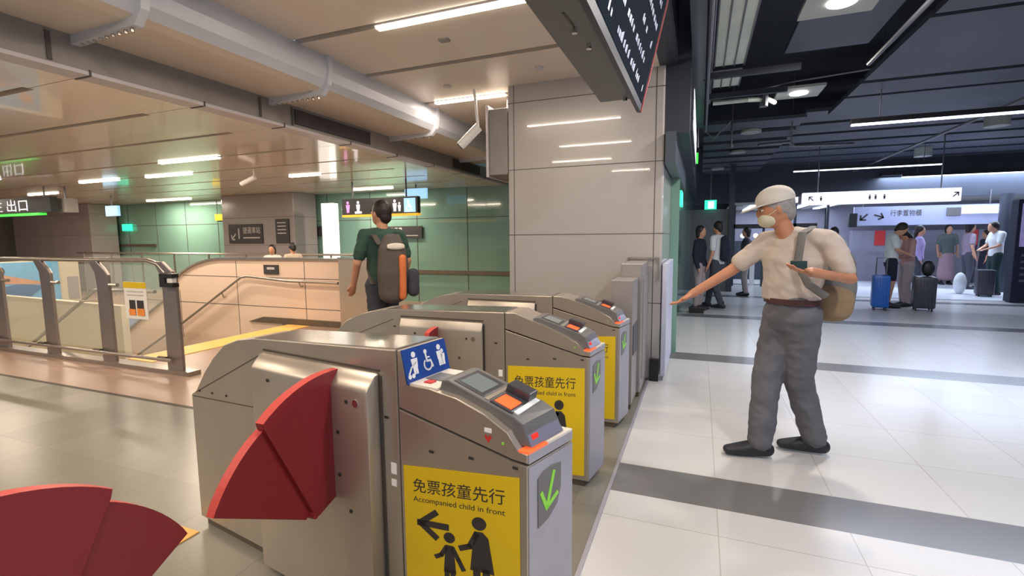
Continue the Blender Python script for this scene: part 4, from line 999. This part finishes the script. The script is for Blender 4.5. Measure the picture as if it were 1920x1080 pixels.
    for sd in 'lr':
        c = V_(sd + 'an'); yw = Matrix.Rotation(J[sd + 'ft'], 3, 'Z'); b = NB()
        f = lambda x, z: Vector((c.x, c.y, 0)) + yw @ Vector((x * k, 0, 0)) + Z1 * (c.z - .09 * k + z * k)
        loft(b, [(f(-.045, .05), .044 * k, .046 * k), (f(.03, .055), .047 * k, .055 * k), (f(.12, .04), .050 * k, .040 * k), (f(.19, .03), .042 * k, .028 * k)], 16, yw @ Y1)
        caps(b, [f(.01, .06), f(-.01, .125)], [.050 * k, .046 * k])
        for v in b.verts:
            if v.co.z < c.z - .088 * k: v.co.z = c.z - .088 * k
        obj('shoe', fuse('shoe', b, max(.006, vox * .6), 1), M[shoes], t, local=True)
    if extra: extra(t, V_, hp, Rt, k)
    return t

# ---- man in the cap: joints given in world offsets from (0.55, 3.40); body frame rotated so that x is his walking direction
HD = R(180)
def wj(x, y, z): return (-(x - .55), -(y - 3.40), z)          # world -> local (heading 180 deg)
pose_cap = dict(pel=wj(.545, 3.42, .97), waist=wj(.54, 3.42, 1.08), chest=wj(.545, 3.40, 1.27), neck=wj(.50, 3.40, 1.455), head=wj(.425, 3.38, 1.585),
    rsh=wj(.41, 3.50, 1.385), lsh=wj(.70, 3.30, 1.385), rel=wj(.20, 3.52, 1.19), rwr=wj(-.04, 3.46, 1.03), lel=wj(.80, 3.22, 1.17), lwr=wj(.585, 3.10, 1.215),
    lhip=wj(.59, 3.36, .93), rhip=wj(.51, 3.49, .93), rkn=wj(.43, 3.42, .52), ran=wj(.395, 3.34, .095), lkn=wj(.61, 3.44, .50), lan=wj(.735, 3.52, .095), rft=R(8), lft=R(-4))
def cap_extra(t, V_, hp, Rt, k):
    b = NB(); ball(b, hp(-.01, 0, .055), .112, .096, .085, Rt, 24)
    for v in b.verts:
        q = Rt.inverted() @ (v.co - hp(-.01, 0, .055))
        if q.z < -.022: q.z = -.022; v.co = hp(-.01, 0, .055) + Rt @ q
    cp = obj('cap', b, M['cap_cloth'], t, local=True, smooth=True)
    b = NB(); pts = [(.06, -.088), (.12, -.082), (.175, -.055), (.195, 0), (.175, .055), (.12, .082), (.06, .088)]
    prism(b, pts, .008, hp(0, 0, .045), Rt @ Vector((.97, 0, -.12)).normalized(), Rt @ Y1, Rt @ Vector((.12, 0, .97)).normalized(), bev=.002)
    obj('cap_brim', b, M['cap_cloth'], cp, local=True)
    b = NB(); ball(b, hp(.052, 0, -.055), .060, .064, .052, Rt, 20); obj('face_mask', b, M['mask'], t, local=True, smooth=True)
    for s_ in (-1, 1):
        b = NB(); tube(b, [hp(.06, .06 * s_, -.03), hp(.0, .082 * s_, .0)], .0025, 6); obj('mask_loop', b, M['mask'], t, local=True)
    b = NB(); loft(b, [(V_('pel') + Z1 * .030, .180, .140), (V_('pel') + Z1 * .062, .178, .138)], 28, (V_('lhip') - V_('rhip')).normalized())
    for v in b.verts: v.co.z = min(max(v.co.z, V_('pel').z + .030), V_('pel').z + .062)
    obj('belt', b, M['belt'], t, local=True, smooth=True)
    # strap over the left shoulder
    b = NB(); L, Rr = V_('lsh'), V_('rsh'); c0 = (L * .72 + Rr * .28)
    fw = Vector((L - Rr)).cross(Z1).normalized() * -1
    if fw.y < 0: fw = -fw
    pts = [c0 + Z1 * .085 - fw * .02, c0 + Z1 * .05 + fw * .105, c0 - Z1 * .12 + fw * .142, c0 - Z1 * .19 + fw * .135 + (L - Rr) * .08, c0 - Z1 * .25 + fw * .125 + (L - Rr) * .16, c0 - Z1 * .32 + fw * .06 + (L - Rr) * .36]
    side = (L - Rr).normalized()
    for a, c in zip(pts, pts[1:]): loft(b, [(a, .024, .006), (c, .024, .006)], 10, side if abs((c - a).z) < .06 and (c - a).dot(side) < .03 else (c - a).cross(fw).normalized())
    pts2 = [c0 + Z1 * .085 - fw * .02, c0 + Z1 * .03 - fw * .13, c0 - Z1 * .2 - fw * .15]
    for a, c in zip(pts2, pts2[1:]): loft(b, [(a, .024, .006), (c, .024, .006)], 10, side)
    obj('bag_strap', b, M['bag_grey'], t, local=True, smooth=True)
def wl(L, frm=None): return Vector(wj(*L))
man = person('person in an off white cap, beige shirt and face mask reaching towards the gates', (.55, 3.40, 0), HD, 1.72, 'beige_shirt', 'grey_trousers', 'short', 'trousers', 'short', 'skin_tan', 'shoe', pose_cap, vox=.007, bag=.016, tw=1.15, tuck=True, cap=True, head_turn=R(8), head_down=R(14), extra=cap_extra)
t = thing('shoulder_bag', 'grey and tan bag hanging at the back of the person in the cap', 'bag', (.80, 3.50, 1.0))
b = NB(); loft(b, [(Vector((.78, 3.52, .97)), .12, .075), (Vector((.79, 3.53, 1.10)), .125, .085), (Vector((.80, 3.53, 1.26)), .10, .07), (Vector((.79, 3.52, 1.34)), .06, .045)], 20, Vector((.8, -.3, 0)))
obj('bag_body', fuse('bag', b, .01), M['bag_grey'], t)
b = NB(); loft(b, [(Vector((.77, 3.49, .955)), .118, .075), (Vector((.775, 3.49, 1.04)), .122, .082)], 20, Vector((.8, -.3, 0)))
obj('tan_base', fuse('bag', b, .01), M['bag_tan'], t)
single('wallet', bx(.47, .55, 3.03, 3.05, 1.235, 1.28, bev=.003), M['dark_green_cloth'], 'small dark card holder in the left hand of the person in the cap', 'wallet')

# ---- person in the green shirt with a backpack
pose_g = dict(lel=(.02, .25, 1.13), lwr=(.16, .24, .92), rel=(-.02, -.25, 1.14), rwr=(.10, -.24, .9), rkn=(.12, -.09, .52), ran=(.16, -.09, .09), lkn=(-.02, .09, .50), lan=(-.2, .09, .12))
person('person in a dark green shirt with a grey backpack, walking away behind the second gate', (-2.98, 4.05, 0), R(150), 1.80, 'green_shirt', 'charcoal', 'short', 'trousers', 'short', 'skin', 'shoe', pose_g, vox=.010, head_turn=R(22))
t = thing('backpack', 'brown grey backpack with orange panels on the person in the green shirt', 'backpack', (-2.80, 3.94, 1.1), R(150))
b = NB(); loft(b, [(Vector((-.02, 0, -.22)), .15, .09), (Vector((-.03, 0, 0)), .16, .105), (Vector((-.02, 0, .22)), .14, .09), (Vector((0, 0, .32)), .09, .05)], 24, Y1)
obj('pack_body', fuse('pack', b, .012), M['pack'], t, local=True)
b = NB(); loft(b, [(Vector((-.12, -.05, -.24)), .035, .03), (Vector((-.135, -.05, 0.14)), .035, .03)], 14, Y1); obj('orange_panel', b, M['pack_orange'], t, local=True, smooth=True)
b = NB(); loft(b, [(Vector((-.11, .0, .235)), .09, .02), (Vector((-.105, .0, .26)), .09, .02)], 14, Y1); obj('pale_stripe', b, M['white_shelf'], t, local=True, smooth=True)
b = NB(); loft(b, [(Vector((-.09, -.18, -.2)), .06, .05), (Vector((-.09, -.18, -.02)), .06, .05)], 14, Y1); obj('side_pouch', b, M['charcoal'], t, local=True, smooth=True)
for s_ in (-1, 1):
    b = NB(); pts = [Vector((.02, .11 * s_, .27)), Vector((.12, .12 * s_, .36)), Vector((.24, .12 * s_, .22)), Vector((.25, .13 * s_, .02)), Vector((.12, .15 * s_, -.12))]
    for a, c in zip(pts, pts[1:]): loft(b, [(a, .028, .008), (c, .028, .008)], 10, Y1)
    obj('shoulder_strap', b, M['pack'], t, local=True, smooth=True)

# ---- small figures behind the parapet
bend = dict(head=(.09, 0, 1.555), neck=(.03, 0, 1.45), lel=(.06, .22, 1.14), lwr=(.27, .08, 1.12), rel=(.06, -.22, 1.14), rwr=(.27, -.08, 1.12))
person('person with long dark hair behind the pink stair wall, left of two', (-7.72, 7.0, 0), R(-60), 1.33, 'white_cloth', 'charcoal', hair='bob', vox=.02, female=True)
person('person in a cream top, right of two behind the pink stair wall', (-7.25, 7.05, 0), R(160), 1.36, 'cream_cloth', 'charcoal', hair='short', vox=.02, female=True, head_down=R(15))

# ---- figures in the far hall
walk = dict(rkn=(.16, -.09, .52), ran=(.22, -.09, .10), lkn=(.0, .09, .50), lan=(-.16, .09, .12))
person('wavy haired person in a black top, leftmost in the far hall', (.0, 9.95, 0), R(-20), 1.62, 'navy', 'pale_trousers', 'long', hair='bob', vox=.02)
def small_pack(t, V_, hp, Rt, k):
    b = NB(); loft(b, [(Vector((-.15, 0, 1.0)), .14, .07), (Vector((-.17, 0, 1.15)), .15, .09), (Vector((-.15, 0, 1.36)), .12, .07)], 18, Y1)
    obj('backpack', b, M['navy'], t, local=True, smooth=True)
person('person with a dark backpack and pale sleeves facing the person in black', (.32, 10.1, 0), R(150), 1.70, 'white_cloth', 'charcoal', pose=walk, vox=.02, extra=small_pack)
person('dark haired person half hidden behind the outstretched arm of the capped person', (1.02, 12.6, 0), R(180), 1.62, 'charcoal', 'pale_trousers', hair='bob', vox=.022)
person('person in a white shirt partly hidden behind the person in the cap', (2.42, 11.0, 0), R(90), 1.58, 'white_cloth', 'pale_trousers', vox=.022)
e_pose = dict(bend); e_pose.update(lwr=(.25, .10, 1.05), rwr=(.25, -.10, 1.05))
person('person in a white t-shirt and dark shorts looking down beside the blue suitcase', (3.47, 11.38, 0), R(-10), 1.70, 'white_cloth', 'navy', legwear='shorts', pose=dict(e_pose, head=(.13, 0, 1.54)), vox=.02, head_down=R(35))
person('person in a dusty pink top and pale trousers bending over between the two suitcases', (3.80, 11.6, 0), R(190), 1.58, 'pink_cloth', 'pale_trousers', sleeve='long', hair='long', pose=dict(e_pose, head=(.13, 0, 1.54)), vox=.02, female=True, head_down=R(35))
single('handbag', ball(NB(), (3.96, 11.1, .79), .10, .07, .15), M['black'], 'black handbag resting on the black ribbed suitcase', 'bag', smooth=True)
person('person in a lilac top with a dark ponytail in the far hall', (4.78, 14.0, 0), R(-20), 1.62, 'lilac_cloth', 'charcoal', sleeve='long', hair='long', vox=.024, female=True)
person('person in a grey green top and rose skirt before the lockers', (6.42, 16.9, 0), R(-90), 1.68, 'greygreen_cloth', 'rose_skirt', legwear='skirt', hair='bob', vox=.026, female=True)
person('person in dark clothes right of the rose skirt', (6.9, 16.1, 0), R(180), 1.52, 'navy', 'navy', hair='short', vox=.026)
person('person in a mauve top left of the white shirted person at far right', (6.35, 15.6, 0), R(0), 1.70, 'mauve', 'charcoal', vox=.026, hair='bob')
person('person in a white shirt and dark green trousers at far right', (6.32, 14.3, 0), R(185), 1.74, 'white_cloth', 'dark_green_cloth', vox=.024, pose=e_pose)

def suitcase(label, loc, rotz, w_, d_, h_, m, handle=True):
    t = thing('suitcase', label, 'suitcase', loc, rotz, 'suitcases in the far hall')
    obj('shell', box(NB(), -w_ / 2, w_ / 2, -d_ / 2, d_ / 2, .05, h_, bev=.035), M[m], t, local=True, smooth=True)
    b = NB()
    for i in range(6):
        x = -w_ / 2 + w_ * (i + .8) / 6.6; box(b, x - .008, x + .008, -d_ / 2 - .006, -d_ / 2 + .01, .09, h_ - .05)
    obj('ribs', b, M[m], t, local=True)
    for x in (-w_ / 2 + .05, w_ / 2 - .05):
        for y in (-d_ / 2 + .04, d_ / 2 - .04):
            b = NB(); cyl(b, (x - .012, y, .028), (x + .012, y, .028), .028, 12); obj('wheel', b, M['black'], t, local=True)
    if handle:
        b = NB(); tube(b, [(-.08, .05, h_), (-.08, .05, h_ + .32), (.08, .05, h_ + .32), (.08, .05, h_)], .011, 8); obj('handle', b, M['conduit'], t, local=True)
    return t
suitcase('bright blue suitcase on the white floor of the far hall', (3.22, 11.0, 0), R(-12), .27, .36, .66, 'suit_blue')
suitcase('black ribbed suitcase right of the person in dusty pink', (3.92, 11.1, 0), R(-12), .33, .36, .64, 'suit_black', False)
suitcase('dark suitcase beside the white shirted person at far right', (6.0, 13.9, 0), R(-15), .30, .34, .62, 'suit_black', False)
single('white_bag', ball(NB(), (5.72, 14.3, .26), .12, .12, .26), M['white_cloth'], 'white plastic bag on the floor behind the dark suitcase at far right', 'bag', smooth=True)

# ================================================================ FAR HALL
struct('floor_far', bx(2.2, 14, 13.0, 18.6, 0.0, 0.02), mat('glossy white floor', (0.74, 0.74, 0.8), 0.25, noise=.03, nscale=.5))
single('grey_partition', bx(-.24, .66, 13.5, 13.6, 0, 2.1), M['grey_door'], 'tall grey door panel behind the two people at left of the far hall', 'panel')
t = thing('exit_sign', 'small lit green exit sign above the grey door panel', 'exit sign', (.22, 13.4, 2.15))
obj('lit_face', bx(.08, .36, 13.38, 13.44, 2.10, 2.33), M['exit'], t)
obj('lit_centre', bx(.16, .30, 13.372, 13.38, 2.12, 2.30), M['exit_white'], t)
b = NB(); cyl(b, (.22, 13.42, 2.33), (.22, 13.42, 4.0), .01, 6); obj('hanger', b, M['conduit'], t)
t = thing('exit_light', 'tiny green exit light high on the edge of the dark bulkhead', 'exit sign', (-.15, 13.0, 3.3))
obj('lit_face', bx(-.12, -.07, 8.6, 8.75, 2.62, 2.78), M['green_line'], t)
t = thing('exit_light', 'green glow added as exit sign reflection on side glass wall, right of the huge pillar', 'exit sign', (-.2, 6.4, 1.85))  # glowing box stands in for the exit sign mirrored in the glass
obj('lit_face', bx(-.24, -.225, 6.3, 6.75, 1.80, 1.98), M['exit'], t)
b = NB(); box(b, .66, .78, 13.4, 13.6, 0, 3.3); single('dark_post', b, M['slate'], 'dark post beside the grey door panel', 'post')
# lit shop behind the man in the cap
t = thing('shop_interior', 'brightly lit shop behind the person in the cap', 'shop', (1.9, 17, 0))
obj('back_wall', bx(.8, 3.74, 18.3, 18.4, 0, 2.3), M['lav_wall'], t)
obj('ceiling_slab', bx(.8, 3.74, 15.0, 18.3, 2.28, 2.34), M['pale_panel'], t)
for i in range(8): obj('ceiling_lamp', bx(.95 + i * .34, 1.10 + i * .34, 15.2, 18.0, 2.25, 2.275), M['tube_cool'] if i % 2 else M['pale_panel'], t)
obj('dark_beam', bx(.8, 2.9, 15.0, 15.1, 1.62, 1.74), M['black'], t)
for i in range(4): obj('glass_mullion', bx(.85 + i * .75, .91 + i * .75, 15.0, 15.06, 0, 2.28), M['slate'], t)
for i in range(5): obj('spot_lamp', ball(NB(), (1.2 + i * .35, 16.2, 1.42), .07, .07, .07), M['lit_white'], t, smooth=True)
obj('shelf_unit', bx(.95, 2.6, 17.4, 18.2, 0, 1.25), M['slate'], t)
for i in range(3): obj('white_post', bx(1.35 + i * .5, 1.47 + i * .5, 15.3, 15.4, 0, .62), M['white'], t)
area('shop_lamp', (2.4, 16.5, 2.24), 2.6, 2.4, 90, COOL, t)
struct('wall_shop_header', bx(-.24, 14, 15.4, 15.5, 2.36, 4.0), M['slate'])
struct('wall_lockers', bx(3.75, 14, 17.8, 17.9, 0, 2.36), M['lav_wall'])
struct('ceiling_lobby', bx(4.1, 14, 15.5, 17.9, 2.36, 2.44), M['pale_panel'])
for i in range(3): single('locker_bank', bx(4.3 + i * 1.5, 5.55 + i * 1.5, 17.45, 17.78, .02, 1.55, bev=.01), M['lav_wall'], ['grey locker bank left of the lilac top', 'middle grey locker bank behind the rose skirt', 'right grey locker bank behind the white shirted person'][i], 'locker', 'locker banks')
area('lobby_fill_lamp', (6.6, 15.2, 2.9), 4.5, .3, 160, COOL)  # unseen fill lamp added to brighten the white far floor
t = thing('lobby_fill_light', 'unseen linear lamp added to brighten the white floor in front of the lockers', 'light', (6.6, 15.2, 2.95))
obj('housing', bx(4.3, 8.9, 15.1, 15.3, 2.92, 2.98), M['black'], t)
t = thing('lit_sign', 'long glowing white sign band above the far hall', 'sign', (3.3, 12, 2.2))
obj('lit_box', bx(2.02, 4.71, 12.0, 12.12, 2.06, 2.32, bev=.01), M['lit_sign'], t)
obj('end_case', bx(1.35, 2.0, 12.02, 12.1, 2.10, 2.26), M['reader'], t)
for x in (1.45, 1.65, 1.82): obj('small_lit_face', bx(x, x + .12, 12.0, 12.02, 2.12, 2.24), M['lit_sign'], t)
SO = Vector((2.02, 11.998, 2.06)); b = NB()
for s_ in arrow_pts(.16, .13, .11, R(135)): ribbon(b, s_, .018, SO, X1, Z1)
for s_ in arrow_pts(2.6, .13, .11, R(45)): ribbon(b, s_, .018, SO, X1, Z1)
person_pic(b, .34, .08, .1, SO); person_pic(b, 1.2, .08, .1, SO); person_pic(b, 1.3, .08, .1, SO); person_pic(b, 1.45, .08, .1, SO)
obj('black_symbols', b, M['ink'], t)
for x in (2.3, 4.4):
    b = NB(); cyl(b, (x, 12.06, 2.3), (x, 12.06, 4.0), .012, 6); obj('hanger', b, M['conduit'], t)
t = thing('direction_sign', 'wide lavender sign band with black arrows over the lockers', 'sign', (5.4, 15.4, 1.9))
obj('sign_band', bx(3.80, 6.78, 15.35, 15.42, 1.66, 2.15), M['lav_sign'], t)
SO = Vector((3.80, 15.348, 1.66)); b = NB()
for s_ in arrow_pts(.22, .22, .2, R(225)): ribbon(b, s_, .04, SO, X1, Z1)
for s_ in arrow_pts(.55, .24, .2, R(-20)): ribbon(b, s_, .04, SO, X1, Z1)
obj('black_arrows', b, M['ink'], t)
obj('sign_lettering', text_mesh('行李置物櫃', .17, SO + X1 * 1.12 + Z1 * .3, X1, Z1, width=.66), M['seam'], t)
obj('lit_inset', bx(6.05, 6.75, 15.33, 15.35, 1.92, 2.10), M['lit_sign'], t)
obj('dark_inset', bx(5.75, 6.03, 15.33, 15.35, 1.88, 2.08), M['reader'], t)
for x in (4.0, 6.6):
    b = NB(); cyl(b, (x, 15.38, 2.15), (x, 15.38, 2.5), .012, 6); obj('hanger', b, M['conduit'], t)
for i, (x, lb) in enumerate(((5.0, 'red poster on the lockers above the white t-shirt'), (7.15, 'red poster on the lockers beside the rose skirt'))):
    single('red_poster', bx(x - .13, x + .13, 17.42, 17.445, 1.1, 1.54), M['poster_red'], lb, 'poster', 'red posters on the lockers')
single('wall_speaker', bx(3.66, 3.84, 15.2, 15.34, 1.62, 1.98), M['black'], 'small black box at the left end of the lavender sign', 'speaker')
single('round_column', tube(NB(), [(6.75, 15.0, 0), (6.75, 15.0, 2.36)], .13, 20), M['slate'], 'dark round column left of the big advertising display', 'column', smooth=True)
t = thing('advert_display', 'large dark advertising display with a colourful picture at the right edge', 'display', (6.6, 12.9, 0))
obj('display_body', bx(5.97, 7.6, 12.85, 13.1, 0, 2.1, bev=.01), M['navy'], t)
pc = obj('picture', bx(6.03, 7.5, 12.84, 12.85, 1.15, 2.02), mat('printed picture violet', (0.24, 0.2, 0.42), 0.4, emit=(.35, .3, .6), es=.3, noise=.6, nscale=5), t)
b = NB(); prism(b, disc2((.33, .5), .14), .003, Vector((6.03, 12.838, 1.15)), X1, Z1); obj('printed_green', b, mat('printed green', (.1, .4, .28), .4, noise=.3), pc)
b = NB(); person_pic(b, .33, -.02, .6, Vector((6.03, 12.834, 1.15))); obj('printed_figure', b, mat('printed coral', (.6, .15, .12), .4, noise=.3), pc)
b = NB()
for k_ in range(5): box(b, 6.08, 7.0 + .1 * (k_ % 2), 12.84, 12.85, .95 - k_ * .13, 1.0 - k_ * .13)
obj('text_line', b, M['slate_light'], t)
# glowing lettering on the bulkhead edge
t = thing('led_sign', 'glowing white lettered sign on the side of the dark bulkhead above the glass wall', 'sign', (-.1, 5.6, 2.6))
obj('sign_panel', bx(-.12, -.095, 5.0, 7.6, 2.42, 2.86), M['slate'], t)
b = NB(); random.seed(5)
for r_ in range(4):
    y = 5.05
    while y < 7.5:
        L_ = random.uniform(.08, .25); box(b, -.095, -.09, y, y + L_, 2.47 + r_ * .095, 2.53 + r_ * .095); y += L_ + random.uniform(.02, .06)
obj('lit_lettering', b, M['symbol'], t)
single('floor_box', bx(-.16, .10, 9.4, 9.6, 0, .1), M['black'], 'small black box on the floor below the outstretched hand', 'box')
